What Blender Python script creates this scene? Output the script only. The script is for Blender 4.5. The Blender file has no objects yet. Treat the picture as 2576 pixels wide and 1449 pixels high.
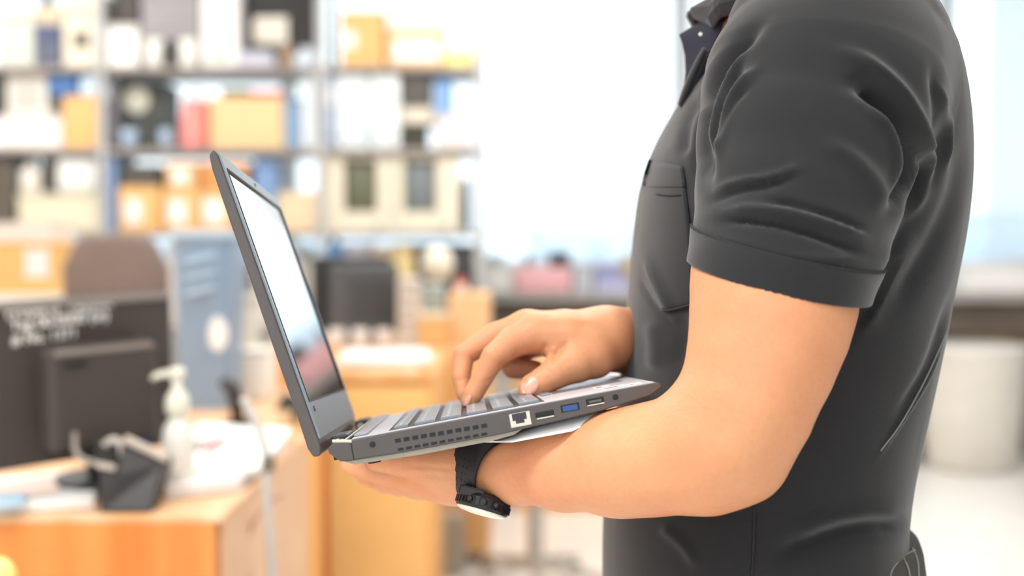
import bpy, bmesh, math, random
import numpy as np
from mathutils import Vector, Matrix
from mathutils.bvhtree import BVHTree

random.seed(7)
SC = bpy.context.scene
# ------------------------------------------------------------------ camera
FPX = 3000.0
CX, CY = 1288.0, 724.5
CAMZ = 1.20
PITCH = math.atan(124.5 / FPX)
cam_d = bpy.data.cameras.new('camera')
cam = bpy.data.objects.new('camera', cam_d)
SC.collection.objects.link(cam)
cam.location = (0, 0, CAMZ)
cam.rotation_euler = (math.pi / 2 - PITCH, 0, 0)
cam_d.sensor_width = 36.0
cam_d.lens = FPX * 36.0 / 2576.0
cam_d.clip_start = 0.02
cam_d.clip_end = 400
cam_d.dof.use_dof = True
cam_d.dof.focus_distance = 0.86
cam_d.dof.aperture_fstop = 2.7
cam_d.dof.aperture_blades = 0
SC.camera = cam
# ------------------------------------------------------------------ view
SC.view_settings.view_transform = 'Standard'
SC.view_settings.look = 'None'
SC.view_settings.gamma = 1.0
SC.view_settings.use_curve_mapping = False
SC.view_settings.exposure = 0.08
# ------------------------------------------------------------------ world: bright hazy daylight
world = bpy.data.worlds.new('daylight')
SC.world = world
world.use_nodes = True
wn = world.node_tree
wn.nodes.clear()
w_out = wn.nodes.new('ShaderNodeOutputWorld')
w_bg = wn.nodes.new('ShaderNodeBackground')
w_tc = wn.nodes.new('ShaderNodeTexCoord')
w_sep = wn.nodes.new('ShaderNodeSeparateXYZ')
w_rp = wn.nodes.new('ShaderNodeValToRGB')
w_rp.color_ramp.elements[0].position = 0.0
w_rp.color_ramp.elements[0].color = (0.80, 0.91, 0.98, 1)
w_rp.color_ramp.elements[1].position = 0.05
w_rp.color_ramp.elements[1].color = (0.90, 0.97, 1.0, 1)
wn.links.new(w_tc.outputs['Generated'], w_sep.inputs[0])
wn.links.new(w_sep.outputs['Z'], w_rp.inputs[0])
wn.links.new(w_rp.outputs[0], w_bg.inputs['Color'])
wn.links.new(w_bg.outputs[0], w_out.inputs[0])
w_bg.inputs['Strength'].default_value = 1.8


def area_light(name, loc, rot, sx, sy, power, col=(1, 1, 1)):
    d = bpy.data.lights.new(name, 'AREA')
    d.shape = 'RECTANGLE'
    d.size, d.size_y = sx, sy
    d.energy = power
    d.color = col
    o = bpy.data.objects.new(name, d)
    o.location = loc
    o.rotation_euler = rot
    SC.collection.objects.link(o)
    return o


CEIL = 2.95
LAMPS = [(-2.3, 4.6), (0.2, 4.6), (2.5, 4.6), (-2.3, 2.3), (0.3, 2.3), (2.5, 2.3),
         (-1.2, 0.1), (1.0, 0.1), (-1.2, -1.6), (1.0, -1.6)]
LP = [30, 30, 26, 26, 22, 7, 46, 5, 18, 3]
for i, (lx, ly) in enumerate(LAMPS):
    area_light('ceiling_lamp_light', (lx, ly, CEIL - 0.07), (0, 0, 0), 1.15, 0.55,
               LP[i], (1.0, 0.985, 0.96))
# added fill light behind the camera, placed at an unseen made-up window
area_light('rear_fill_light', (-0.9, -2.85, 1.75), (math.radians(90), 0, 0), 3.2, 1.7, 15, (1.0, 0.99, 0.98))

# ------------------------------------------------------------------ pixel <-> world
CP, SP = math.cos(PITCH), math.sin(PITCH)


def ray(px, py):
    x = (px - CX) / FPX
    y = (py - CY) / FPX
    return Vector((x, CP - y * SP, -SP - y * CP))


def P(px, py, d):
    """world point seen at photo pixel px,py at depth d along the view axis"""
    r = ray(px, py)
    return Vector((r.x * d, r.y * d, CAMZ + r.z * d))


def W(px, py, Y):
    """world point seen at px,py on the vertical plane y=Y"""
    r = ray(px, py)
    t = Y / r.y
    return Vector((r.x * t, Y, CAMZ + r.z * t))


def H(px, py, z):
    """world point seen at px,py on the horizontal plane at height z"""
    r = ray(px, py)
    t = (z - CAMZ) / r.z
    return Vector((r.x * t, r.y * t, z))


# ------------------------------------------------------------------ materials
def lin(c):
    out = []
    for v in c[:3]:
        v = v / 255.0
        out.append(v / 12.92 if v <= 0.04045 else ((v + 0.055) / 1.055) ** 2.4)
    return tuple(out)


_M = {}


def mat(name, rgb=(200, 200, 200), rough=0.5, metal=0.0, var=0.06, scale=8.0, bump=0.0, bscale=200.0,
        sss=0.0, spec=0.5, emit=0.0, coat=0.0, sheen=0.0, kind=None, alpha=None):
    if name in _M:
        return _M[name]
    m = bpy.data.materials.new(name)
    m.use_nodes = True
    nt = m.node_tree
    b = nt.nodes['Principled BSDF']
    base = lin(rgb)
    b.inputs['Roughness'].default_value = rough
    b.inputs['Metallic'].default_value = metal
    b.inputs['Specular IOR Level'].default_value = spec
    b.inputs['Coat Weight'].default_value = coat
    b.inputs['Sheen Weight'].default_value = sheen
    tc = nt.nodes.new('ShaderNodeTexCoord')
    if kind == 'wood':
        mp = nt.nodes.new('ShaderNodeMapping')
        mp.inputs['Scale'].default_value = (9.0, 9.0, 0.6)
        n1 = nt.nodes.new('ShaderNodeTexNoise')
        n1.inputs['Scale'].default_value = 1.8
        n1.inputs['Detail'].default_value = 4
        rp = nt.nodes.new('ShaderNodeValToRGB')
        rp.color_ramp.elements[0].position = 0.3
        rp.color_ramp.elements[0].color = (base[0] * 0.93, base[1] * 0.72, base[2] * 0.55, 1)
        rp.color_ramp.elements[1].position = 0.7
        rp.color_ramp.elements[1].color = (min(1, base[0] * 1.04), min(1, base[1] * 1.15), min(1, base[2] * 1.3), 1)
        nt.links.new(tc.outputs['Object'], mp.inputs[0])
        nt.links.new(mp.outputs[0], n1.inputs[0])
        nt.links.new(n1.outputs[0], rp.inputs[0])
        nt.links.new(rp.outputs[0], b.inputs['Base Color'])
    elif kind == 'skin':
        n1 = nt.nodes.new('ShaderNodeTexNoise')
        n1.inputs['Scale'].default_value = 16
        n1.inputs['Detail'].default_value = 4
        n3 = nt.nodes.new('ShaderNodeTexNoise')
        n3.inputs['Scale'].default_value = 260
        rp = nt.nodes.new('ShaderNodeValToRGB')
        rp.color_ramp.elements[0].position = 0.32
        rp.color_ramp.elements[0].color = base + (1,)
        rp.color_ramp.elements[1].position = 0.72
        rp.color_ramp.elements[1].color = (base[0] * .99, base[1] * .84, base[2] * .84, 1)
        mx = nt.nodes.new('ShaderNodeMix')
        mx.data_type = 'RGBA'
        mx.blend_type = 'MULTIPLY'
        mx.inputs[0].default_value = .12
        nt.links.new(tc.outputs['Object'], n1.inputs[0])
        nt.links.new(tc.outputs['Object'], n3.inputs[0])
        nt.links.new(n1.outputs[0], rp.inputs[0])
        nt.links.new(rp.outputs[0], mx.inputs[6])
        nt.links.new(n3.outputs[0], mx.inputs[7])
        nt.links.new(mx.outputs[2], b.inputs['Base Color'])
    elif var > 0:
        n1 = nt.nodes.new('ShaderNodeTexNoise')
        n1.inputs['Scale'].default_value = scale
        n1.inputs['Detail'].default_value = 3
        rp = nt.nodes.new('ShaderNodeValToRGB')
        rp.color_ramp.elements[0].position = 0.3
        rp.color_ramp.elements[0].color = tuple(v * (1 - var) for v in base) + (1,)
        rp.color_ramp.elements[1].position = 0.7
        rp.color_ramp.elements[1].color = tuple(min(1, v * (1 + var)) for v in base) + (1,)
        nt.links.new(tc.outputs['Object'], n1.inputs[0])
        nt.links.new(n1.outputs[0], rp.inputs[0])
        nt.links.new(rp.outputs[0], b.inputs['Base Color'])
    else:
        b.inputs['Base Color'].default_value = base + (1,)
    if bump > 0:
        n2 = nt.nodes.new('ShaderNodeTexNoise')
        n2.inputs['Scale'].default_value = bscale
        n2.inputs['Detail'].default_value = 3
        bm_ = nt.nodes.new('ShaderNodeBump')
        bm_.inputs['Strength'].default_value = bump
        bm_.inputs['Distance'].default_value = 0.001
        nt.links.new(tc.outputs['Object'], n2.inputs[0])
        nt.links.new(n2.outputs[0], bm_.inputs['Height'])
        nt.links.new(bm_.outputs[0], b.inputs['Normal'])
    if sss > 0:
        b.inputs['Subsurface Weight'].default_value = sss
        b.inputs['Subsurface Radius'].default_value = (1.0, 0.35, 0.18)
        b.inputs['Subsurface Scale'].default_value = 0.006
    if emit > 0:
        b.inputs['Emission Color'].default_value = base + (1,)
        b.inputs['Emission Strength'].default_value = emit
    _M[name] = m
    return m


def glass_mat():
    if 'window_glass' in _M:
        return _M['window_glass']
    m = bpy.data.materials.new('window_glass')
    m.use_nodes = True
    nt = m.node_tree
    nt.nodes.clear()
    o = nt.nodes.new('ShaderNodeOutputMaterial')
    mx = nt.nodes.new('ShaderNodeMixShader')
    tr = nt.nodes.new('ShaderNodeBsdfTransparent')
    tr.inputs[0].default_value = (0.97, 0.99, 1, 1)
    gl = nt.nodes.new('ShaderNodeBsdfGlossy')
    gl.inputs['Roughness'].default_value = 0.02
    mx.inputs[0].default_value = 0.06
    nt.links.new(tr.outputs[0], mx.inputs[1])
    nt.links.new(gl.outputs[0], mx.inputs[2])
    nt.links.new(mx.outputs[0], o.inputs[0])
    _M['window_glass'] = m
    return m


def sheer_mat():
    if 'sheer' in _M:
        return _M['sheer']
    m = bpy.data.materials.new('sheer_fabric')
    m.use_nodes = True
    nt = m.node_tree
    nt.nodes.clear()
    o = nt.nodes.new('ShaderNodeOutputMaterial')
    mx = nt.nodes.new('ShaderNodeMixShader')
    mx2 = nt.nodes.new('ShaderNodeMixShader')
    tr = nt.nodes.new('ShaderNodeBsdfTransparent')
    df = nt.nodes.new('ShaderNodeBsdfDiffuse')
    tl = nt.nodes.new('ShaderNodeBsdfTranslucent')
    df.inputs[0].default_value = (0.80, 0.86, 0.92, 1)
    tl.inputs[0].default_value = (0.86, 0.92, 0.97, 1)
    mx.inputs[0].default_value = 0.6
    mx2.inputs[0].default_value = 0.75
    nt.links.new(df.outputs[0], mx.inputs[1])
    nt.links.new(tl.outputs[0], mx.inputs[2])
    nt.links.new(tr.outputs[0], mx2.inputs[1])
    nt.links.new(mx.outputs[0], mx2.inputs[2])
    nt.links.new(mx2.outputs[0], o.inputs[0])
    _M['sheer'] = m
    return m


# ------------------------------------------------------------------ object helpers
def tag(o, label=None, cat=None, group=None, kind=None):
    if label:
        o['label'] = label
    if cat:
        o['category'] = cat
    if group:
        o['group'] = group
    if kind:
        o['kind'] = kind
    return o


def root(name, loc, label=None, cat=None, group=None, kind=None):
    o = bpy.data.objects.new(name, None)
    o.empty_display_size = 0.05
    o.location = loc
    SC.collection.objects.link(o)
    return tag(o, label, cat, group, kind)


def wloc(o):
    v = Vector((0, 0, 0))
    while o is not None:
        v += Vector(o.location)
        o = o.parent
    return v


class MB:
    """collects geometry in world coordinates"""

    def __init__(s):
        s.v, s.f = [], []

    def add(s, vs, fs):
        n = len(s.v)
        s.v += [tuple(v) for v in vs]
        s.f += [tuple(i + n for i in f) for f in fs]
        return s

    def box(s, c, size, rz=0.0, M=None):
        hx, hy, hz = size[0] / 2, size[1] / 2, size[2] / 2
        R = M if M is not None else Matrix.Rotation(rz, 3, 'Z')
        c = Vector(c)
        vs = [c + R @ Vector((x * hx, y * hy, z * hz)) for z in (-1, 1) for y in (-1, 1) for x in (-1, 1)]
        return s.add(vs, [(0, 2, 3, 1), (4, 5, 7, 6), (0, 1, 5, 4), (2, 6, 7, 3), (0, 4, 6, 2), (1, 3, 7, 5)])

    def prism(s, pts, off):
        """polygon pts (ordered) extruded by vector off"""
        n = len(pts)
        off = Vector(off)
        a = [Vector(p) for p in pts]
        vs = a + [p + off for p in a]
        fs = [tuple(range(n))[::-1], tuple(range(n, 2 * n))]
        for i in range(n):
            j = (i + 1) % n
            fs.append((i, j, n + j, n + i))
        return s.add(vs, fs)

    def tube(s, pts, r, seg=10, cap=True):
        pts = [Vector(p) for p in pts]
        rs = r if isinstance(r, (list, tuple)) else [r] * len(pts)
        rings = []
        prev = None
        for i, p in enumerate(pts):
            t = (pts[min(i + 1, len(pts) - 1)] - pts[max(i - 1, 0)]).normalized()
            if prev is None:
                a = Vector((0, 0, 1)) if abs(t.z) < 0.9 else Vector((1, 0, 0))
                u = t.cross(a).normalized()
            else:
                u = (prev - t * prev.dot(t)).normalized()
            prev = u
            w = t.cross(u)
            rings.append([p + (u * math.cos(2 * math.pi * k / seg) + w * math.sin(2 * math.pi * k / seg)) * rs[i]
                          for k in range(seg)])
        n0 = 0
        vs = [v for r_ in rings for v in r_]
        fs = []
        for i in range(len(rings) - 1):
            for k in range(seg):
                k2 = (k + 1) % seg
                fs.append((i * seg + k, i * seg + k2, (i + 1) * seg + k2, (i + 1) * seg + k))
        if cap:
            fs.append(tuple(range(seg))[::-1])
            fs.append(tuple((len(rings) - 1) * seg + k for k in range(seg)))
        return s.add(vs, fs)

    def lathe(s, c, prof, seg=24, M=None):
        """prof: list of (r, z); closed at the ends when r is 0"""
        c = Vector(c)
        R = M if M is not None else Matrix.Identity(3)
        vs, fs = [], []
        for (r, z) in prof:
            for k in range(seg):
                a = 2 * math.pi * k / seg
                vs.append(c + R @ Vector((max(r, 1e-5) * math.cos(a), max(r, 1e-5) * math.sin(a), z)))
        for i in range(len(prof) - 1):
            for k in range(seg):
                k2 = (k + 1) % seg
                fs.append((i * seg + k, i * seg + k2, (i + 1) * seg + k2, (i + 1) * seg + k))
        fs.append(tuple(range(seg))[::-1])
        fs.append(tuple((len(prof) - 1) * seg + k for k in range(seg)))
        return s.add(vs, fs)

    def grid(s, rows, thick=None):
        """rows: list of lists of points. thick: vector offset making it solid"""
        m, n = len(rows), len(rows[0])
        vs = [Vector(p) for r in rows for p in r]
        fs = [(i * n + j, i * n + j + 1, (i + 1) * n + j + 1, (i + 1) * n + j) for i in range(m - 1) for j in range(n - 1)]
        if thick is not None:
            t = Vector(thick)
            N = len(vs)
            vs = vs + [v + t for v in vs]
            fs = fs + [tuple(i + N for i in f[::-1]) for f in fs]
            per = [j for j in range(n)] + [i * n + n - 1 for i in range(1, m)] + \
                  [(m - 1) * n + j for j in range(n - 2, -1, -1)] + [i * n for i in range(m - 2, 0, -1)]
            for a, b in zip(per, per[1:] + per[:1]):
                fs.append((b, a, a + N, b + N))
        return s.add(vs, fs)

    def build(s, name, m, parent=None, bevel=0.0, smooth=False, label=None, seg=2, loc=None):
        me = bpy.data.meshes.new(name)
        if parent is not None:
            o0 = wloc(parent)
        elif loc is not None:
            o0 = Vector(loc)
        else:
            o0 = Vector((0, 0, 0))
        me.from_pydata([tuple(Vector(v) - o0) for v in s.v], [], s.f)
        me.validate()
        bm = bmesh.new()
        bm.from_mesh(me)
        bmesh.ops.recalc_face_normals(bm, faces=bm.faces)
        bm.to_mesh(me)
        bm.free()
        o = bpy.data.objects.new(name, me)
        SC.collection.objects.link(o)
        me.materials.append(m)
        if parent is not None:
            o.parent = parent
        else:
            o.location = o0
        if smooth:
            for p in me.polygons:
                p.use_smooth = True
        if bevel > 0:
            md = o.modifiers.new('bevel', 'BEVEL')
            md.width = bevel
            md.segments = seg
            md.limit_method = 'ANGLE'
        if label:
            o['label'] = label
        return o


def text_obj(name, body, mat_, loc, rot, size, parent=None, extrude=0.0003, align='LEFT'):
    cu = bpy.data.curves.new(name, 'FONT')
    cu.body = body
    cu.size = size
    cu.extrude = extrude
    cu.align_x = align
    o = bpy.data.objects.new(name, cu)
    cu.materials.append(mat_)
    SC.collection.objects.link(o)
    o.location = Vector(loc) - (wloc(parent) if parent else Vector((0, 0, 0)))
    o.rotation_euler = rot
    if parent:
        o.parent = parent
    return o


def plain(name, mb, m, label, cat, group=None, bevel=0.0, smooth=False, kind=None):
    """a thing that is one mesh"""
    lo = [min(v[i] for v in mb.v) for i in range(3)]
    hi = [max(v[i] for v in mb.v) for i in range(3)]
    o = mb.build(name, m, None, bevel, smooth, loc=((lo[0] + hi[0]) / 2, (lo[1] + hi[1]) / 2, lo[2]))
    return tag(o, label, cat, group, kind)
# ------------------------------------------------------------------ signed distance modelling
def A(v):
    return np.array(v, dtype=np.float64)


def rcone(p, a, b, ra, rb, ax=None, fl=1.0):
    """tapered capsule; ax/fl: flatten along unit axis ax (fl<1 thinner)"""
    a, b = A(a), A(b)
    if ax is not None:
        ax = A(ax) / np.linalg.norm(ax)
        g = 1.0 / fl - 1.0
        p = p + np.outer((p - a) @ ax, ax) * g
        b = b + ax * ((b - a) @ ax) * g
    ba = b - a
    l2 = ba @ ba
    pa = p - a
    t = np.clip(pa @ ba / l2, 0, 1)
    d = np.sqrt(((pa - t[:, None] * ba) ** 2).sum(1)) - (ra + (rb - ra) * t)
    return d * (fl if fl < 1 else 1.0) if ax is not None else d


def ellip(p, c, r, M=None):
    q = p - A(c)
    if M is not None:
        q = q @ np.array(M)
    r = A(r)
    k0 = np.sqrt(((q / r) ** 2).sum(1)) + 1e-9
    k1 = np.sqrt(((q / (r * r)) ** 2).sum(1)) + 1e-9
    return k0 * (k0 - 1.0) / k1


def smin(a, b, k):
    h = np.clip(0.5 + 0.5 * (b - a) / k, 0, 1)
    return b + (a - b) * h - k * h * (1 - h)


def smax(a, b, k):
    return -smin(-a, -b, k)


def union(ds, k):
    r = ds[0]
    for d in ds[1:]:
        r = smin(r, d, k)
    return r


def culled(p, c, R, fn):
    """evaluate fn only near the sphere c,R"""
    dc = np.sqrt(((p - A(c)) ** 2).sum(1)) - R
    out = np.maximum(dc, 0.02) + 0.01
    m = dc < 0.03
    if m.any():
        out[m] = fn(p[m])
    return out


def mesh_sdf(f, lo, hi, h, m=8, slack=1.25):
    lo, hi = A(lo), A(hi)
    Hc = h * m
    nb = np.maximum(1, np.ceil((hi - lo) / Hc).astype(int))
    g = np.stack(np.meshgrid(*[np.arange(n) for n in nb], indexing='ij'), -1).reshape(-1, 3)
    c = lo + (g + 0.5) * Hc
    d = np.concatenate([f(c[i:i + 200000]) for i in range(0, len(c), 200000)])
    act = g[np.abs(d) < Hc * 0.87 * slack + 0.004]
    loc = np.stack(np.meshgrid(*[np.arange(m + 1)] * 3, indexing='ij'), -1).reshape(-1, 3)
    NX = nb * m + 2

    def key(ijk):
        return (ijk[..., 0].astype(np.int64) * NX[1] + ijk[..., 1]) * NX[2] + ijk[..., 2]
    cells_k, cells_v, E = [], [], [[], [], []]
    corner = [(i, j, k) for i in (0, 1) for j in (0, 1) for k in (0, 1)]
    edges = []
    for i_, a in enumerate(corner):
        for ax in range(3):
            if a[ax] == 0:
                b = list(a)
                b[ax] = 1
                edges.append((a, tuple(b)))
    CH = 400
    for s in range(0, len(act), CH):
        blk = act[s:s + CH]
        base = blk[:, None, :] * m + loc[None]
        pts = lo + base.reshape(-1, 3) * h
        V = f(pts).reshape(len(blk), m + 1, m + 1, m + 1)
        S = V < 0
        cnt = sum(S[:, a[0]:m + a[0], a[1]:m + a[1], a[2]:m + a[2]].astype(np.int8) for a in corner)
        bi, ci, cj, ck = np.nonzero((cnt > 0) & (cnt < 8))
        if len(bi) == 0:
            continue
        acc = np.zeros((len(bi), 3))
        num = np.zeros(len(bi))
        for a, b in edges:
            va = V[bi, ci + a[0], cj + a[1], ck + a[2]]
            vb = V[bi, ci + b[0], cj + b[1], ck + b[2]]
            x = (va < 0) != (vb < 0)
            den = np.where(x, va - vb, 1.0)
            t = np.where(x, va / den, 0)
            pos = np.array(a)[None] + t[:, None] * (np.array(b) - np.array(a))[None]
            acc += np.where(x[:, None], pos, 0)
            num += x
        ijk = blk[bi] * m + np.stack([ci, cj, ck], -1)
        cells_k.append(key(ijk))
        cells_v.append(lo + (ijk + acc / num[:, None]) * h)
        v0 = V[bi, ci, cj, ck]
        for ax in range(3):
            o = [0, 0, 0]
            o[ax] = 1
            v1 = V[bi, ci + o[0], cj + o[1], ck + o[2]]
            x = (v0 < 0) != (v1 < 0)
            E[ax].append((ijk[x], v0[x] < 0))
    K = np.concatenate(cells_k)
    Vv = np.concatenate(cells_v)
    K, idx = np.unique(K, return_index=True)
    Vv = Vv[idx]
    faces = []
    for ax in range(3):
        ijk = np.concatenate([e[0] for e in E[ax]])
        sg = np.concatenate([e[1] for e in E[ax]])
        u, w = (ax + 1) % 3, (ax + 2) % 3
        du = np.zeros(3, int)
        du[u] = 1
        dw = np.zeros(3, int)
        dw[w] = 1
        q = [key(ijk), key(ijk - du), key(ijk - du - dw), key(ijk - dw)]
        ix = [np.clip(np.searchsorted(K, k), 0, len(K) - 1) for k in q]
        ok = np.ones(len(ijk), bool)
        for a_, k in zip(ix, q):
            ok &= K[a_] == k
        Q = np.stack(ix, -1)
        Q = np.where(sg[:, None], Q, Q[:, ::-1])
        faces.append(Q[ok])
    F = np.concatenate(faces)
    # pull vertices onto the surface
    for _ in range(1):
        e = h * 0.3
        fv = f(Vv)
        gx = np.stack([f(Vv + np.array(d_) * e) for d_ in ((1, 0, 0), (0, 1, 0), (0, 0, 1))], -1) - fv[:, None]
        gx /= e
        g2 = (gx ** 2).sum(1) + 1e-3
        stp = -(fv / g2)[:, None] * gx
        ln = np.linalg.norm(stp, axis=1, keepdims=True)
        Vv = Vv + stp * np.minimum(1, h * 0.6 / (ln + 1e-12))
    return Vv, F


def np_mesh(name, V, F, m, parent=None, smooth=True):
    o0 = np.array(wloc(parent)) if parent is not None else np.zeros(3)
    me = bpy.data.meshes.new(name)
    me.vertices.add(len(V))
    me.vertices.foreach_set('co', (V - o0).astype(np.float32).ravel())
    me.loops.add(len(F) * 4)
    me.loops.foreach_set('vertex_index', F.astype(np.int32).ravel())
    me.polygons.add(len(F))
    me.polygons.foreach_set('loop_start', np.arange(0, len(F) * 4, 4, dtype=np.int32))
    me.polygons.foreach_set('loop_total', np.full(len(F), 4, np.int32))
    me.polygons.foreach_set('use_smooth', np.full(len(F), smooth))
    me.update(calc_edges=True)
    me.materials.append(m)
    o = bpy.data.objects.new(name, me)
    SC.collection.objects.link(o)
    if parent is not None:
        o.parent = parent
    return o


def np_normals(V, F):
    n = np.cross(V[F[:, 2]] - V[F[:, 0]], V[F[:, 3]] - V[F[:, 1]])
    N = np.zeros_like(V)
    for i in range(4):
        np.add.at(N, F[:, i], n)
    return N / (np.linalg.norm(N, axis=1, keepdims=True) + 1e-12)


def to_px(V):
    x = V[:, 0]
    y = V[:, 1]
    z = V[:, 2] - CAMZ
    dep = y * CP - z * SP
    up = y * SP + z * CP
    return np.stack([CX + FPX * x / dep, CY - FPX * up / dep], -1)


def seg_dist(q, pl):
    """distance of 2d points to a polyline and the parameter 0..1 along it"""
    pl = np.array(pl, float)
    L = np.linalg.norm(np.diff(pl, axis=0), axis=1)
    T = L.sum()
    best = np.full(len(q), 1e9)
    par = np.zeros(len(q))
    acc = 0
    for i in range(len(pl) - 1):
        a, b = pl[i], pl[i + 1]
        ab = b - a
        t = np.clip(((q - a) @ ab) / (ab @ ab), 0, 1)
        d = np.linalg.norm(q - a - t[:, None] * ab, axis=1)
        m = d < best
        best[m] = d[m]
        par[m] = (acc + t[m] * L[i]) / T
        acc += L[i]
    return best, par


def smooth_pl(pl, n=4):
    """Catmull-Rom through pixel points"""
    pl = [np.array(p, float) for p in pl]
    pl = [2 * pl[0] - pl[1]] + pl + [2 * pl[-1] - pl[-2]]
    out = []
    for i in range(1, len(pl) - 2):
        for k in range(n):
            t = k / n
            p0, p1, p2, p3 = pl[i - 1:i + 3]
            out.append(0.5 * ((2 * p1) + (-p0 + p2) * t + (2 * p0 - 5 * p1 + 4 * p2 - p3) * t * t + (-p0 + 3 * p1 - 3 * p2 + p3) * t ** 3))
    out.append(pl[-2])
    return out
# ------------------------------------------------------------------ room shell
XL, XR, YB, YF = -4.2, 4.2, -2.95, 7.2


LAMPN = ['over the outer half of the shelf rack', 'over the inner end of the shelf rack', 'over the window bench behind the person', 'over the near orange desk', 'over the laptop and the person', 'over the room behind the back of the person',
         'before the near desk on the outer side', 'above the camera on the person side', 'by the added rear window on the outer side', 'by the added rear window on the person side']


def build_room():
    m_floor = mat('floor_vinyl', (238, 235, 230), rough=0.28, var=0.03, scale=3, spec=0.5)
    m_wall = mat('wall_paint', (236, 234, 230), rough=0.8, var=0.02)
    m_ceil = mat('ceiling_white', (240, 240, 238), rough=0.9, var=0.02)
    m_fr = mat('window_frame_white', (226, 232, 238), rough=0.4, var=0.02)

    def st(name, mb, m, parent=None, bevel=0.0):
        o = mb.build(name, m, parent, bevel=bevel)
        if parent is None:
            o['kind'] = 'structure'
        return o
    fl = st('floor', MB().box((0, (YB + YF) / 2, -.06), (XR - XL, YF - YB, .10)), m_floor)
    # vinyl tiles of the floor, each its own piece where it is near enough to show
    me = None
    T = .60
    for ix in range(int(8.4 / T)):
        for iy in range(17):
            x, y = XL + T * (ix + .5), YB + T * (iy + .5)
            if y + T / 2 > YF + .01:
                continue
            if me is None:
                o = MB().box((x, y, -.005), (T - .004, T - .004, .010)).build('tile', m_floor, fl, bevel=0)
                me = o.data
                o0 = Vector((x, y, 0))
                for v in me.vertices:
                    v.co -= o0
                o.location = o0
            else:
                o = bpy.data.objects.new('tile', me)
                o.parent = fl
                o.location = (x, y, 0)
                SC.collection.objects.link(o)
    st('ceiling', MB().box((0, (YB + YF) / 2, CEIL + .05), (XR - XL, YF - YB, .10)), m_ceil)
    st('wall_left', MB().box((XL - .05, (YB + YF) / 2, CEIL / 2), (.10, YF - YB, CEIL)), m_wall)
    m_wall2 = mat('wall_grey_low_bounce', (150, 148, 146), rough=0.8, var=0.02)  # unseen walls, grey picked to cut the light they bounce
    st('wall_right', MB().box((XR + .05, (YB + YF) / 2, CEIL / 2), (.10, YF - YB, CEIL)), m_wall2)
    # far wall: parapet and header with a window band between
    sill, head = 1.02, 2.80
    st('wall_far', MB().box((0, YF + .10, sill / 2), (XR - XL, .20, sill)).box((0, YF + .10, (head + CEIL) / 2), (XR - XL, .20, CEIL - head)), m_wall)
    # rear wall behind the camera with a window band added for light
    st('wall_rear', MB().box((0, YB - .10, .45), (XR - XL, .20, .9)).box((0, YB - .10, 2.8), (XR - XL, .20, .3))
       .box((XL + .8, YB - .10, 1.8), (1.6, .20, 1.8)).box((XR - .8, YB - .10, 1.8), (1.6, .20, 1.8)), m_wall2)
    xs = [XL, -2.75, -1.25, .62 - .47, 1.75, 2.62, XR]
    xs = [XL, -2.80, -1.35, 1.02, 2.62, XR]
    for i, (a, b) in enumerate(zip(xs[:-1], xs[1:])):
        mb = MB()
        t = .05
        y = YF + .06
        mb.box(((a + b) / 2, y, sill + t / 2), (b - a, .06, t))
        mb.box(((a + b) / 2, y, head - t / 2), (b - a, .06, t))
        mb.box((a + t / 2, y, (sill + head) / 2), (t, .06, head - sill - 2 * t))
        mb.box((b - t / 2, y, (sill + head) / 2), (t, .06, head - sill - 2 * t))
        w = st('window_%d' % (i + 1), mb, m_fr, bevel=.004)
        g = MB().box(((a + b) / 2, y + .01, (sill + head) / 2), (b - a - 2 * t, .006, head - sill - 2 * t)).build('pane', glass_mat(), w)
    st('trim_1', MB().box((0, YF - .06, sill - .015), (XR - XL, .16, .03)), m_fr, bevel=.004)
    st('baseboard_left', MB().box((XL + .01, (YB + YF) / 2, .05), (.02, YF - YB - .02, .10)), m_fr)
    st('baseboard_right', MB().box((XR - .01, (YB + YF) / 2, .05), (.02, YF - YB - .02, .10)), m_fr)
    mb = MB()
    y = YB - .06
    for z in (.93, 2.62):
        mb.box((0, y, z), (5.2, .06, .06))
    for x in (-2.57, -.86, .86, 2.57):
        mb.box((x, y, 1.78), (.06, .06, 1.64))
    w = st('window_9', mb, m_fr)  # unseen window added to go with the rear fill light
    MB().box((0, y + .01, 1.78), (5.14, .006, 1.66)).build('pane', glass_mat(), w)
    # pavement level outside
    st('ground_outside', MB().box((0, 60, -3.2), (300, 105, .2)), mat('outside_concrete', (225, 230, 234), rough=.9))
    # ceiling lamps
    for i, (lx, ly) in enumerate(LAMPS):
        r = root('ceiling_lamp', (lx, ly, CEIL - .05), 'flush ceiling lamp ' + LAMPN[i], 'ceiling lamp', 'ceiling lamps')
        mb = MB()
        for s in (-1, 1):
            mb.box((lx + s * .60, ly, CEIL - .025), (.02, .62, .05))
            mb.box((lx, ly + s * .30, CEIL - .025), (1.22, .02, .05))
        mb.build('lamp_frame', m_fr, r)
        MB().box((lx, ly, CEIL - .022), (1.18, .58, .01)).build('diffuser', mat('lamp_diffuser', (255, 252, 246), emit=1.6, var=0), r)


build_room()


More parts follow.
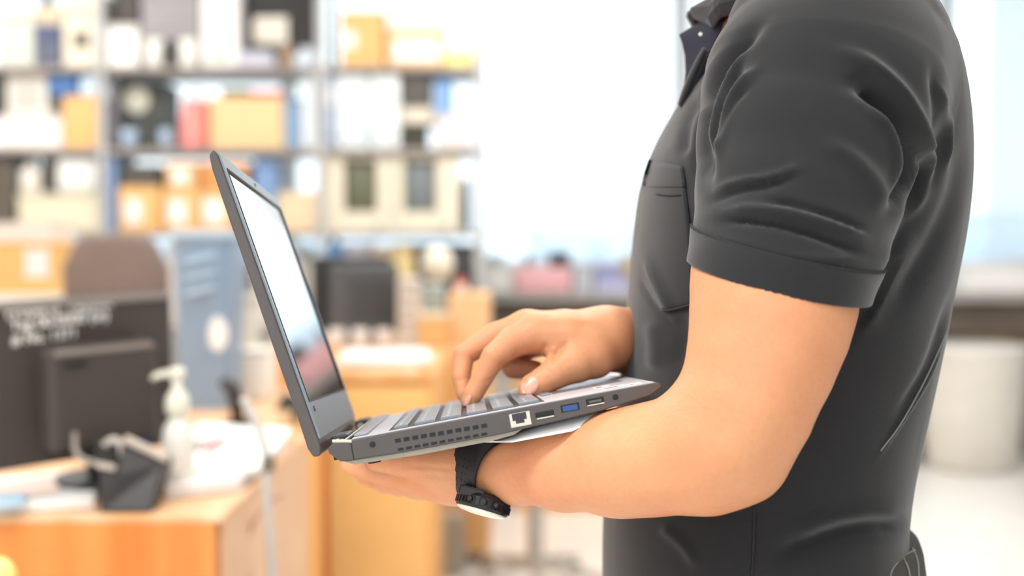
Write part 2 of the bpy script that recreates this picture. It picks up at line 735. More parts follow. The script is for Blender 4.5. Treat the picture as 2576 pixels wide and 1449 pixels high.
def curtain(x0, x1, y, label, folds=9, phase=0.0, lean=0.0):
    rows = []
    for j in range(18):
        z = 2.86 - (2.86 - .96) * j / 17
        row = []
        n = folds * 8
        for i in range(n + 1):
            t = i / n
            pinch = 1 - .10 * math.sin(math.pi * j / 17)
            x = x0 + (x1 - x0) * t * pinch + lean * (j / 17)
            row.append((x, y + .030 * math.sin(2 * math.pi * folds * t + phase) + .01 * math.sin(5 * t + j * .3), z))
        rows.append(row)
    r = root('curtain', ((x0 + x1) / 2, y, .96), label, 'curtain', 'sheer curtains at the far window')
    mb = MB()
    mb.grid(rows)
    mb.build('curtain_cloth', sheer_mat(), r, smooth=True)
    mb = MB()
    mb.tube([(x0 - .05, y, 2.885), (x1 + .05, y, 2.885)], .012, 8)
    mb.build('curtain_rail', mat('rail_white', (220, 222, 225), rough=.4), r)


curtain(2.78, 3.10, 6.98, 'narrow white sheer curtain hanging just behind the back of the person', 5, 0, -.03)
curtain(3.24, 3.98, 6.98, 'wide bluish sheer curtain over the far window at the edge of the room', 10, 1.0, -.05)

# pale buildings across the road, lost in glare
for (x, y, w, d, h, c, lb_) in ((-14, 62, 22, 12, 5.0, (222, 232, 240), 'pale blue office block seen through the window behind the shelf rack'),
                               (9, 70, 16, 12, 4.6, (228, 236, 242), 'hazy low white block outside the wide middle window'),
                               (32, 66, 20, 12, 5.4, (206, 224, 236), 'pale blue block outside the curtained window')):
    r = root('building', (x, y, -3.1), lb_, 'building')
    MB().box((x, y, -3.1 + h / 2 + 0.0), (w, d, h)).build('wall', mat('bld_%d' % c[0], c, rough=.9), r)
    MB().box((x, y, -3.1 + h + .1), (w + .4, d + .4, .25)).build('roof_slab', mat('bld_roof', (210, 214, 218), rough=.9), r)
    n = int(w / 2.4)
    for i in range(n):
        for zz in (1.1, 3.4):
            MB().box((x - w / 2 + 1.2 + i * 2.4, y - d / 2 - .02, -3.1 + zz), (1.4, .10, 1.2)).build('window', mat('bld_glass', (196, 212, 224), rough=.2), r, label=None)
# ------------------------------------------------------------------ furniture in the room
def zt(py, Y):
    return W(0, py, Y).z


def xx(px, Y):
    return W(px, 600, Y).x


m_wood = mat('desk_wood_orange', (240, 150, 72), rough=0.35, kind='wood')
m_wood_l = mat('desk_wood_light', (250, 196, 128), rough=0.35, kind='wood')
m_wood_p = mat('desk_top_light', (244, 198, 150), rough=0.3, kind='wood')
m_steel = mat('rack_steel', (186, 186, 186), rough=0.45)
m_board = mat('rack_board', (160, 150, 142), rough=0.45)
m_blk = mat('black_plastic', (44, 41, 40), rough=0.45, var=0.05)
m_dgr = mat('dark_grey_plastic', (78, 74, 72), rough=0.45, var=0.05)
m_wht = mat('white_paper', (245, 245, 242), rough=0.6, var=0.02)
m_card = mat('cardboard', (236, 186, 122), rough=0.75, var=0.06, scale=5)
m_card2 = mat('cardboard_pale', (238, 205, 155), rough=0.75, var=0.05, scale=5)
m_tape = mat('parcel_tape', (214, 170, 110), rough=0.3)
m_crm = mat('cream_plastic', (232, 224, 204), rough=0.45, var=0.03)


def pset(name, x0, y0, x1, y1, Y, label, cat, group=None, base=None):
    """root and extents of a thing whose front fills the given pixels on plane Y"""
    X0, X1 = xx(x0, Y), xx(x1, Y)
    zb = base if base is not None else zt(y1, Y)
    zt_ = zt(y0, Y)
    r = root(name, ((X0 + X1) / 2, Y, zb), label, cat, group)
    return r, X0, X1, zb, max(zt_, zb + .01)


def carton(x0, y0, x1, y1, Y, dep, label, base=None, m=None, open_=False, lab=None, group=None, name='cardboard_box', cat='box'):
    r, X0, X1, z0, z1 = pset(name, x0, y0, x1, y1, Y, label, cat, group, base)
    m = m or m_card
    xc, w, h = (X0 + X1) / 2, X1 - X0, z1 - z0
    if open_:
        mb = MB()
        t = .006
        mb.box((xc, Y + dep / 2, z0 + t / 2), (w, dep, t))
        for s in (-1, 1):
            mb.box((xc + s * (w - t) / 2, Y + dep / 2, z0 + h / 2), (t, dep, h))
            mb.box((xc, Y + dep / 2 + s * (dep - t) / 2, z0 + h / 2), (w, t, h))
        mb.build('carton_body', m, r)
        for s in (-1, 1):
            mb = MB()
            mb.prism([(xc + s * w / 2, Y + .005, z1), (xc + s * w / 2, Y + dep - .005, z1), (xc + s * (w / 2 + .03), Y + dep - .02, z1 + .05), (xc + s * (w / 2 + .03), Y + .02, z1 + .05)], (-.003 * s, 0, .002))
            mb.build('flap', m, r)
    else:
        MB().box((xc, Y + dep / 2, z0 + h / 2), (w, dep, h)).build('carton_body', m, r, bevel=.004)
        for s in (-1, 1):
            MB().box((xc, Y + dep * (.5 + s * .25), z1 + .0015), (w * .99, dep * .485, .003)).build('flap', m, r)
        mb = MB()
        mb.box((xc, Y + dep / 2, z1 + .0035), (w * 1.0, .05, .001))
        mb.build('tape', m_tape, r)
    if lab:
        a, b, c, d = lab
        mb = MB()
        mb.box((xx((a + c) / 2, Y), Y - .001, (zt(b, Y) + zt(d, Y)) / 2), (xx(c, Y) - xx(a, Y), .002, zt(b, Y) - zt(d, Y)))
        mb.build('shipping_label', m_wht, r, label='white label')
    return z1


def sbox(name, x0, y0, x1, y1, Y, dep, rgb, label, cat, base=None, group=None, rough=.5, bevel=.006, lid=None, extra=None):
    """moulded box-like thing: body, a lid or base band and a recessed front panel"""
    r, X0, X1, z0, z1 = pset(name, x0, y0, x1, y1, Y, label, cat, group, base)
    xc, w, h = (X0 + X1) / 2, X1 - X0, z1 - z0
    m = mat('c_%d_%d_%d' % rgb, rgb, rough=rough, var=.05)
    m2 = mat('d_%d_%d_%d' % rgb, tuple(int(v * .84) for v in rgb), rough=rough, var=.05)
    MB().box((xc, Y + dep / 2, z0 + h / 2), (w, dep, h)).build('body', m, r, bevel=min(bevel, w * .2, h * .2))
    if lid is None or lid:
        MB().box((xc, Y + dep / 2, z1 - h * .08), (w * 1.03, dep * 1.02, h * .09)).build('lid', m2, r, bevel=.002)
    if extra == 'face':
        MB().box((xc, Y - .002, z0 + h * .45), (w * .7, .006, h * .6)).build('front_panel', m2, r, bevel=.001)
    if extra == 'ridges':
        for k in range(4):
            MB().box((xc, Y - .003, z0 + h * (.2 + .18 * k)), (w * .8, .006, h * .04)).build('rib', m2, r)
    return z1


def lathed(name, cx, y0, y1, Y, prof, rgb, label, cat, base=None, group=None, rough=.4, parts=None):
    """prof: (radius px, height fraction)"""
    z0 = base if base is not None else zt(y1, Y)
    z1 = zt(y0, Y)
    s = Y / FPX
    X = xx(cx, Y)
    rmax = max(p[0] for p in prof) * s
    r = root(name, (X, Y + rmax, z0), label, cat, group)
    m = mat('c_%d_%d_%d' % rgb, rgb, rough=rough, var=.04)
    mb = MB()
    mb.lathe((X, Y + rmax, z0), [(a * s, b * (z1 - z0)) for a, b in prof], 24)
    mb.build('body', m, r, smooth=True)
    return r, X, Y + rmax, z0, z1


# ---------------------------------------------------------------- rack
RY = 5.60
RD = .46
LV = {0: zt(166, RY), 1: zt(372, RY), 2: zt(583, RY), 3: .78, 4: .30}
TB = {k: v for k, v in LV.items()}     # top of each board


def build_rack():
    xl, xr = -3.05, xx(1206, RY)
    r = root('shelf_rack', ((xl + xr) / 2, RY + RD / 2, 0), 'long open grey steel shelf rack crowded with boxes before the windows', 'shelf')
    ups = [xl, xx(258, RY), xx(806, RY), xr]
    for x in ups:
        for y in (RY + .015, RY + RD - .015):
            MB().box((x, y, 1.40), (.035, .03, 2.80)).build('upright', m_steel, r, bevel=.002)
    for k, z in TB.items():
        for a, b in zip(ups[:-1], ups[1:]):
            mb = MB()
            mb.box(((a + b) / 2, RY + RD / 2, z - .012), (b - a - .036, RD, .024))
            mb.build('shelf_board', m_board, r, bevel=.002)
    MB().box(((xl + xr) / 2, RY + RD / 2, 2.60), (xr - xl - .04, RD, .02)).build('shelf_board', m_steel, r)


build_rack()
Y = RY + .03
b0, b1, b2, b3 = TB[0] + .001, TB[1] + .001, TB[2] + .001, TB[3] + .001
# ---- top shelf
sbox('folder_box', 2, 28, 93, 160, Y, .30, (206, 210, 198), 'pale green-grey file box at the outer end of the top shelf', 'box', b0)
z = sbox('drawer_tower', 97, 105, 158, 160, Y, .28, (112, 116, 138), 'blue-grey plastic drawer unit under the cream boxes', 'storage box', b0, extra='face')
z = sbox('drawer_tower', 97, 62, 158, 104, Y, .28, (96, 104, 140), 'small blue-violet drawer stacked on the blue-grey one', 'storage box', z + .001, extra='face')
z = sbox('drawer_tower', 97, 16, 158, 60, Y, .28, (236, 222, 190), 'cream drawer topmost of the narrow stack', 'storage box', z + .001, extra='face')
r, X0, X1, z0, z1 = pset('computer_tower', 166, -30, 248, 160, Y, 'cream computer tower with a small dark drive bay', 'computer', None, b0)
MB().box(((X0 + X1) / 2, Y + .17, (z0 + z1) / 2), (X1 - X0, .34, z1 - z0)).build('case', m_crm, r, bevel=.006)
MB().box((xx(212, Y), Y - .003, zt(100, Y)), (.075, .008, .075)).build('drive_bay', mat('bay_grey', (104, 100, 84)), r, bevel=.002)
for yy in (20, 40):
    MB().box((xx(208, Y), Y - .002, zt(yy, Y)), (.14, .006, .022)).build('drive_slot', mat('slot_cream', (212, 202, 178)), r, bevel=.001)
sbox('storage_tin', 290, -40, 352, 58, Y + .12, .20, (92, 84, 80), 'dark brown tin behind the white cartons on the top shelf', 'tin', b0)
sbox('white_carton', 275, 62, 352, 160, Y, .10, (250, 248, 244), 'square white carton beside the cream computer tower', 'box', b0)
sbox('metal_case', 362, -30, 505, 90, Y + .13, .20, (176, 172, 174), 'wide grey metal case behind the two paper rolls', 'case', b0, extra='ridges')
for cx, lb_ in ((390, 'white paper roll just beside the square white carton'), (474, 'white paper roll just beside the tall white computer case')):
    r, X, Yc, z0, z1 = lathed('paper_roll', cx, 98, 160, Y, [(22, 0), (24, .04), (24, .96), (22, 1.0)], (250, 248, 240), lb_, 'paper roll', b0, 'paper rolls on the top shelf')
    MB().lathe((X, Yc, z1 - .001), [(.012, 0), (.012, .002)], 16).build('core_hole', m_dgr, r)
r, X0, X1, z0, z1 = pset('speaker', 418, 100, 444, 160, Y, 'tiny black desktop speaker between the paper rolls', 'speaker', None, b0)
MB().box(((X0 + X1) / 2, Y + .04, (z0 + z1) / 2), (X1 - X0, .08, z1 - z0)).build('cabinet', m_blk, r, bevel=.004)
MB().lathe(((X0 + X1) / 2, Y + .001, (z0 + z1) / 2), [(.018, 0), (.018, .004)], 16, Matrix.Rotation(math.pi / 2, 3, 'X')).build('cone', m_dgr, r)
r, X0, X1, z0, z1 = pset('computer_tower', 512, -30, 604, 160, Y, 'tall bright white computer case on the top shelf', 'computer', None, b0)
MB().box(((X0 + X1) / 2, Y + .17, (z0 + z1) / 2), (X1 - X0, .34, z1 - z0)).build('case', mat('bright_white', (252, 252, 248), rough=.4), r, bevel=.01)
MB().box(((X0 + X1) / 2, Y - .002, z0 + .05), (.09, .006, .03)).build('vent_panel', mat('slot_cream'), r)
Y += .05
r, X0, X1, z0, z1 = pset('monitor', 618, -40, 796, 126, Y + .06, 'dark monitor with a white square note stuck on it on the top shelf', 'monitor', None, b0)
MB().box(((X0 + X1) / 2, Y + .10, (z0 + z1) / 2 + .04), (X1 - X0, .07, z1 - z0 - .08)).build('monitor_case', m_blk, r, bevel=.01)
MB().box(((X0 + X1) / 2, Y + .11, z0 + .05), (.06, .05, .10)).build('stand_neck', m_blk, r)
MB().box(((X0 + X1) / 2, Y + .11, z0 + .008), (.22, .16, .016)).build('stand_foot', m_blk, r, bevel=.004)
MB().box((xx(678, Y), Y + .062, zt(70, Y)), (.165, .004, .125)).build('paper_note', mat('note_cream', (246, 240, 226)), r, label='cream paper note')
Y -= .05
sbox('parts_tray', 606, 128, 688, 160, Y, .04, (206, 206, 222), 'low pale lilac tray in front of the dark monitor', 'tray', b0)
lathed('tape_roll', 722, 112, 160, Y - .015, [(14, 0), (17, .1), (17, .9), (14, 1)], (168, 140, 116), 'small brown roll of tape under the dark monitor', 'tape roll', b0)
sbox('plastic_tub', 756, 118, 792, 160, Y, .05, (218, 230, 244), 'low frosted plastic tub beside the tall cardboard box', 'tub', b0)
z = carton(862, 30, 966, 160, Y, .34, 'tall orange-brown cardboard box on the top shelf', b0, lab=(866, 80, 900, 122))
z = carton(974, 78, 1112, 160, Y, .34, 'wide cardboard box with a big white label on the top shelf', b0, lab=(990, 98, 1108, 154))
sbox('white_carton', 974, -30, 1114, 76, Y + .01, .32, (246, 242, 238), 'white carton resting on the wide cardboard box', 'box', z + .006)
z = sbox('document_box', 1117, 134, 1190, 162, Y, .30, (250, 232, 140), 'flat yellow document box at the inner end of the top shelf', 'box', b0)
sbox('white_carton', 1130, 42, 1188, 124, Y + .01, .20, (252, 242, 240), 'small pinkish white carton standing on the yellow box', 'box', z + .001)
# ---- second shelf
z = sbox('white_carton', -6, 290, 160, 366, Y, .30, (242, 236, 232), 'low white carton lying at the outer end of the second shelf', 'box', b1)
sbox('storage_tub', 22, 184, 124, 272, Y + .02, .26, (236, 232, 222), 'cream plastic tub on top of the low white carton', 'tub', z + .001, extra='face')
sbox('black_case', -60, 190, 12, 270, Y + .02, .26, (50, 48, 46), 'black case sitting on the low white carton at the frame edge', 'case', z + .001)
zc = carton(164, 244, 248, 366, Y, .32, 'cardboard box beside the low white carton on the second shelf', b1)
sbox('ring_binder', 128, 186, 196, 222, Y, .28, (72, 112, 166), 'blue ring binder lying on the first cardboard box', 'binder', zc + .006, bevel=.003)
r, X, Yc, z0, z1 = lathed('canister', 225, 184, 242, Y, [(26, 0), (26, .12), (26, .88), (24, 1)], (214, 234, 252), 'round pale blue canister on the first cardboard box', 'canister', zc + .006)
sbox('metal_case', 275, 190, 296, 366, Y, .09, (116, 114, 120), 'upright slim grey case beside the black speaker cabinet', 'case', b1)
Y += .10
r, X0, X1, z0, z1 = pset('speaker', 302, 206, 420, 366, Y, 'big black speaker cabinet with a pale round cone', 'speaker', None, b1)
MB().box(((X0 + X1) / 2, Y + .13, (z0 + z1) / 2), (X1 - X0, .26, z1 - z0)).build('cabinet', mat('speaker_black', (72, 76, 72), rough=.6), r, bevel=.006)
MB().lathe((xx(346, Y), Y + .001, zt(250, Y)), [(.030, .012), (.062, .004), (.066, 0)][::-1], 28, Matrix.Rotation(math.pi / 2, 3, 'X')).build('speaker_cone', mat('cone_cream', (222, 222, 204), rough=.5), r, label='pale round cone')
MB().lathe((xx(390, Y), Y + .001, zt(310, Y)), [(.02, .0), (.02, .006)], 20, Matrix.Rotation(math.pi / 2, 3, 'X')).build('tweeter', m_blk, r)
Y -= .10
for cx, w_, lb_ in ((322, 22, 'pale blue plastic cup in front of the speaker cabinet, on its outer side'), (416, 16, 'small pale blue plastic cup in front of the speaker cabinet, next to the red bag')):
    r, X, Yc, z0, z1 = lathed('plastic_cup', cx, 326, 366, Y - .002, [(w_ * .8, 0), (w_, .9), (w_, 1)], (196, 220, 246), lb_, 'cup', b1, 'pale blue cups')
# red bag
r, X0, X1, z0, z1 = pset('shopping_bag', 436, 246, 528, 366, Y, 'red and pink shopping bag on the second shelf', 'bag', None, b1)
mb = MB()
xc = (X0 + X1) / 2
rows = []
for j in range(7):
    t = j / 6
    w_ = (X1 - X0) / 2 * (1.02 - .22 * t + .03 * math.sin(5 * t))
    d_ = .09 * (1 - .6 * t)
    rows.append([(xc + w_ * math.cos(a) * (1 if abs(math.cos(a)) < .9 else .96), Y + .11 + d_ * math.sin(a), z0 + (z1 - z0) * t) for a in [2 * math.pi * k / 16 for k in range(17)]])
mb.grid(rows)
o = mb.build('bag_body', mat('bag_red', (244, 150, 142), rough=.5, var=.12, scale=6), r, smooth=True)
sm = o.modifiers.new('s', 'SOLIDIFY')
sm.thickness = .002
MB().tube([(xc - .03, Y + .1, z1 - .01), (xc - .02, Y + .1, z1 + .05), (xc + .02, Y + .1, z1 + .05), (xc + .03, Y + .1, z1 - .01)], .005, 8).build('bag_handle', mat('bag_green', (38, 66, 58)), r, label='dark green handle')
z = carton(532, 246, 714, 366, Y, .34, 'wide pale cardboard box in the middle of the second shelf', b1, m=m_card2)
sbox('red_case', 638, 228, 708, 242, Y + .02, .20, (232, 92, 90), 'flat red case on the wide pale cardboard box', 'case', z + .006, bevel=.002)
sbox('tool_case', 560, 222, 630, 242, Y + .02, .20, (120, 106, 66), 'flat olive tool case on the wide pale cardboard box', 'case', z + .006, bevel=.002)
sbox('plastic_crate', 718, 244, 756, 366, Y, .30, (138, 168, 200), 'narrow blue crate beside the wide pale cardboard box', 'crate', b1)
sbox('binder', 762, 186, 794, 366, Y, .30, (236, 246, 252), 'white binder standing alone beside the rack upright', 'binder', b1, bevel=.003)
for i, (a, c_, nm) in enumerate(((818, (186, 198, 222), 'pale blue-grey'), (852, (240, 248, 252), 'white first'), (890, (236, 246, 252), 'white second'), (934, (238, 248, 252), 'white third'), (972, (242, 250, 252), 'white last'))):
    r, X0, X1, z0, z1 = pset('binder', a, 186, a + (28 if i == 0 else 34), 366, Y,
                             ['slim pale blue-grey binder starting the binder row behind the rack upright', 'white binder next to the slim blue-grey one', 'white binder in the middle of the binder row',
                              'white binder after the dark gap in the binder row', 'white binder ending the row next to the black stack'][i], 'binder', 'standing binders on the second shelf', b1)
    MB().box(((X0 + X1) / 2, Y + .14, (z0 + z1) / 2), (X1 - X0, .28, z1 - z0)).build('cover', mat('c_b%d' % i, c_, rough=.35), r, bevel=.004)
    MB().box(((X0 + X1) / 2, Y - .001, z0 + (z1 - z0) * .7), ((X1 - X0) * .6, .002, .09)).build('spine_label', m_wht, r)
    MB().lathe(((X0 + X1) / 2, Y + .001, z0 + .05), [(.011, 0), (.011, .003)], 14, Matrix.Rotation(math.pi / 2, 3, 'X')).build('finger_ring', m_dgr, r)
z = sbox('black_box', 1014, 312, 1070, 366, Y, .26, (58, 54, 46), 'black box at the foot of the stack by the rack end', 'box', b1)
z = sbox('cream_box', 1012, 268, 1088, 309, Y, .26, (226, 216, 198), 'cream box between two black ones by the rack end', 'box', z + .001)
sbox('black_box', 1014, 184, 1084, 266, Y, .26, (86, 82, 78), 'black box topmost of the stack by the rack end', 'box', z + .001)
z = sbox('plastic_bag_box', 1096, 286, 1184, 366, Y, .26, (234, 226, 224), 'pale pinkish tub at the inner end of the second shelf', 'tub', b1)
sbox('blue_case', 1096, 196, 1136, 262, Y + .02, .22, (126, 168, 222), 'small blue case standing on the pale pinkish tub', 'case', z + .001)
# ---- third shelf
z = sbox('cream_box', 46, 486, 248, 580, Y, .34, (230, 222, 196), 'long cream box at the outer end of the third shelf', 'box', b2)
r, X, Yc, z0, z1 = lathed('detergent_bottle', 70, 398, 484, Y, [(24, 0), (27, .05), (27, .6), (14, .78), (9, .84), (9, 1)], (234, 228, 218), 'white bottle standing on the long cream box', 'bottle', z + .001)
sbox('thermos_case', 106, 400, 132, 484, Y + .04, .12, (84, 78, 68), 'dark upright case between the bottle and the white bag', 'case', z + .001)
sbox('white_bundle', 140, 396, 246, 484, Y, .26, (240, 238, 234), 'bulging white bundle on the long cream box', 'bundle', z + .001, bevel=.03, lid=False)
sbox('dark_case', -40, 392, 36, 580, Y, .30, (96, 88, 76), 'dark upright case at the frame edge of the third shelf', 'case', b2)
sbox('blue_folder', 275, 392, 292, 580, Y, .28, (138, 168, 214), 'slim blue folder standing upright on the third shelf', 'folder', b2, bevel=.002, lid=False)
z = carton(300, 470, 404, 580, Y, .32, 'cardboard box with a pink-white label on the third shelf', b2, lab=(316, 500, 358, 560))
z = sbox('black_box', 310, 414, 398, 462, Y, .20, (84, 80, 76), 'flat dark grey box on the labelled cardboard box', 'box', z + .006)
z = carton(412, 476, 504, 580, Y, .32, 'second cardboard box with a white label on the third shelf', b2, lab=(424, 502, 470, 562))
carton(420, 410, 500, 470, Y, .28, 'small cardboard box stacked on the second labelled one', z + .006, lab=(434, 424, 476, 462))
z = carton(508, 480, 590, 580, Y, .30, 'white-fronted cardboard box right behind the laptop lid', b2, lab=(512, 500, 566, 562))
carton(512, 410, 620, 474, Y, .28, 'orange cardboard box stacked behind the laptop lid', z + .006, m=mat('cardboard_orange', (238, 160, 96), rough=.75))
sbox('blue_case', 640, 400, 694, 580, Y, .30, (128, 160, 206), 'blue case on the third shelf beyond the laptop lid', 'case', b2)
carton(700, 484, 800, 580, Y, .30, 'pale beige cardboard box beside the two monitors', b2, m=mat('cardboard_beige', (236, 212, 178), rough=.75))
# two CRT monitors
for i, (a, b, sx0, sx1, lb_) in enumerate(((816, 984, 866, 948, 'cream tube monitor with an olive screen, beside the beige cardboard box'),
                                           (988, 1156, 1016, 1098, 'cream tube monitor with a blue-grey screen at the inner end of the rack'))):
    r, X0, X1, z0, z1 = pset('tube_monitor', a, 391, b, 580, Y, lb_, 'monitor', 'tube monitors on the third shelf', b2)
    xc, w, h = (X0 + X1) / 2, X1 - X0, z1 - z0
    sx0_, sx1_, sz0, sz1 = xx(sx0, Y), xx(sx1, Y), zt(532, Y), zt(402, Y)
    mb = MB()
    mb.box(((X0 + sx0_) / 2, Y + .03, z0 + h / 2), (sx0_ - X0, .06, h))
    mb.box(((X1 + sx1_) / 2, Y + .03, z0 + h / 2), (X1 - sx1_, .06, h))
    mb.box(((sx0_ + sx1_) / 2, Y + .03, (z1 + sz1) / 2), (sx1_ - sx0_, .06, z1 - sz1))
    mb.box(((sx0_ + sx1_) / 2, Y + .03, (z0 + sz0) / 2), (sx1_ - sx0_, .06, sz0 - z0))
    mb.build('front_frame', m_crm, r, bevel=.003)
    rows = [[(sx0_ + (sx1_ - sx0_) * s, Y + .012 + .02 * ((s - .5) ** 2 + (t - .5) ** 2) * 2, sz0 + (sz1 - sz0) * t) for s in np.linspace(0, 1, 7)] for t in np.linspace(0, 1, 7)]
    mb = MB()
    mb.grid(rows, (0, .01, 0))
    mb.build('tube_screen', mat('screen_olive', (104, 106, 84), rough=.3) if i == 0 else mat('screen_blue_grey', (120, 128, 130), rough=.3), r, smooth=True)
    mb = MB()
    mb.prism([(X0 + .01, Y + .06, z0 + .01), (X1 - .01, Y + .06, z0 + .01), (X1 - .01, Y + .06, z1 - .01), (X0 + .01, Y + .06, z1 - .01)], (0, .14, 0))
    mb.build('rear_housing', m_crm, r, bevel=.012)
    MB().box((xc, Y + .25, z0 + h * .48), (w * .62, .16, h * .6)).build('tube_housing', m_crm, r, bevel=.02)
    MB().box((xc + w * .3, Y - .002, z0 + .022), (.03, .005, .01)).build('power_button', m_dgr, r)
    # brown cloth or dish lying on the monitor
r, X, Yc, z0, z1 = lathed('desk_speaker', 1170, 446, 580, Y, [(12, 0), (13, .1), (13, .5), (12, .9), (6, 1)], (52, 58, 56), 'slim black speaker at the inner end of the third shelf', 'speaker', b2)
# ---- fourth shelf: half hidden stores
z = sbox('olive_case', 1050, 614, 1190, 760, Y, .30, (66, 66, 68), 'large dark case with an olive panel on the fourth shelf', 'case', b3, extra='face')
for i, (a, b, c_, t, nm) in enumerate(((640, 700, (222, 214, 206), 640, 'beige'), (704, 760, (190, 188, 182), 620, 'grey'), (764, 796, (206, 200, 190), 650, 'pale'), (822, 862, (108, 158, 214), 612, 'bright blue'),
                                       (866, 928, (196, 196, 206), 612, 'lilac grey'), (934, 986, (214, 196, 170), 620, 'tan'), (990, 1040, (228, 206, 150), 612, 'yellowish'))):
    sbox('parts_bin', a, t, b, 800, Y, .30, c_, '%s parts bin on the fourth shelf below the monitors' % nm, 'bin', b3)
for i, (a, b, c_, nm) in enumerate(((-30, 120, (196, 188, 178), 'grey-beige'), (130, 244, (180, 166, 156), 'brownish'), (420, 560, (206, 200, 196), 'light grey'))):
    sbox('parts_bin', a, 610, b, 800, Y, .30, c_, '%s parts bin on the fourth shelf behind the office chair side' % nm, 'bin', b3)

# ---------------------------------------------------------------- window bench
BT = zt(739, 6.40)


def build_bench():
    x0, x1 = xx(1190, 6.4), 4.1
    r = root('window_bench', ((x0 + x1) / 2, 6.75, 0), 'long grey-brown work bench running along the far window', 'bench')
    MB().box(((x0 + x1) / 2, 6.76, BT - .02), (x1 - x0, .72, .04)).build('bench_top', mat('bench_top', (176, 172, 166), rough=.4), r, bevel=.004)
    n = 7
    for i in range(n):
        a = x0 + (x1 - x0) * i / n
        MB().box((a + (x1 - x0) / n / 2, 6.50, BT - .14), ((x1 - x0) / n - .02, .04, .18)).build('drawer_front', mat('bench_dark', (104, 92, 80), rough=.5, var=.2, scale=2), r, bevel=.003)
    for i in range(n + 1):
        a = x0 + .04 + (x1 - x0 - .08) * i / n
        MB().box((a, 6.55, (BT - .23) / 2), (.06, .06, BT - .23)).build('leg', mat('bench_leg', (150, 140, 128)), r)
    MB().box(((x0 + x1) / 2, 7.0, .42), (x1 - x0 - .1, .03, .5)).build('back_panel', mat('bench_panel', (196, 188, 178)), r)


build_bench()
bt = BT + .001
YB2 = 6.42
z = sbox('white_carton', 1204, 668, 1288, 738, YB2, .24, (236, 236, 232), 'rounded white carton at the rack end of the window bench', 'box', bt, bevel=.02)
sbox('pink_pouch', 1292, 672, 1438, 738, YB2, .20, (246, 188, 192), 'pink padded pouch on the window bench', 'pouch', bt, bevel=.025, lid=False)
r, X0, X1, z0, z1 = pset('camera', 1380, 634, 1436, 670, YB2 + .05, 'small black camera sitting on the pink pouch', 'camera', None, zt(672, YB2) + .002)
MB().box(((X0 + X1) / 2, YB2 + .08, (z0 + z1) / 2), (X1 - X0, .05, z1 - z0)).build('camera_body', m_dgr, r, bevel=.006)
MB().lathe(((X0 + X1) / 2, YB2 + .055, (z0 + z1) / 2), [(.026, 0), (.026, .025), (.018, .03)], 18, Matrix.Rotation(math.pi / 2, 3, 'X')).build('lens', m_blk, r)
sbox('grey_box', 1444, 664, 1492, 738, YB2, .20, (196, 198, 206), 'small blue-grey box between the pink pouch and the lilac case', 'box', bt)
z = sbox('lilac_case', 1498, 698, 1584, 738, YB2, .22, (190, 190, 226), 'flat lilac case on the window bench', 'case', bt)
sbox('violet_case', 1500, 668, 1560, 697, YB2 + .01, .18, (150, 152, 196), 'small violet case lying on the lilac one', 'case', z + .001)
sbox('tan_holder', 1566, 640, 1592, 697, YB2 + .01, .10, (190, 166, 130), 'tan pen holder at the end of the lilac case', 'holder', z + .001)
lathed('glass_jar', 1246, 640, 667, YB2 + .03, [(22, 0), (24, .2), (24, .8), (18, 1)], (176, 186, 184), 'grey-green jar standing on the rounded white carton', 'jar', zt(668, YB2) + .002)
for i, (px, py, h_, c_, lb_) in enumerate(((1330, 640, 34, (150, 160, 170), 'thin grey can on the pink pouch'), )):
    lathed('spray_can', px, py - 4, 671, YB2 + .03, [(12, 0), (12, .85), (6, .9), (6, 1)], c_, lb_, 'can', zt(672, YB2) + .002)
sbox('white_printer', 2436, 664, 2600, 738, YB2, .40, (240, 238, 236), 'low white printer on the window bench behind the person', 'printer', bt, bevel=.02)
sbox('white_box', 2606, 650, 2760, 738, YB2, .34, (226, 228, 232), 'white box next to the printer on the window bench', 'box', bt)
sbox('white_box', 1640, 660, 1900, 738, YB2, .34, (228, 226, 222), 'long pale box on the window bench hidden behind the person', 'box', bt)
# under the bench
for i, (a, b, t, c_, lb_) in enumerate(((1200, 1420, 900, (236, 232, 226), 'white storage chest under the bench near the rack'), (1430, 1760, 900, (244, 242, 240), 'wide white storage chest under the middle of the bench'),
                                        (1800, 2300, 900, (236, 232, 226), 'white chest under the bench hidden by the person'))):
    sbox('storage_chest', a, t, b, 1170, 6.24, .22, c_, lb_, 'chest', .001)
z = sbox('tan_board_box', 2400, 842, 2620, 872, 6.62, .20, (206, 176, 140), 'flat tan box on the pale crate under the bench', 'box', zt(872, 6.62))
sbox('pale_crate', 2380, 874, 2640, 1160, 6.60, .30, (226, 220, 210), 'pale crate under the bench behind the round bin', 'crate', .001)
r, X, Yc, z0, z1 = lathed('waste_bin', 2505, 884, 1186, 5.95, [(104, 0), (116, .04), (128, .5), (136, .96), (138, 1)], (224, 218, 208), 'big round pale grey waste bin on the white floor', 'waste bin', .001, rough=.5)
MB().lathe((X, Yc, z1 - .012), [(.272, 0), (.276, .012), (.270, .02), (.258, .02)], 28).build('rim', mat('bin_rim', (240, 236, 228), rough=.4), r, smooth=True)

# ---------------------------------------------------------------- desks
DZ = zt(1297, 1.77)          # desk height


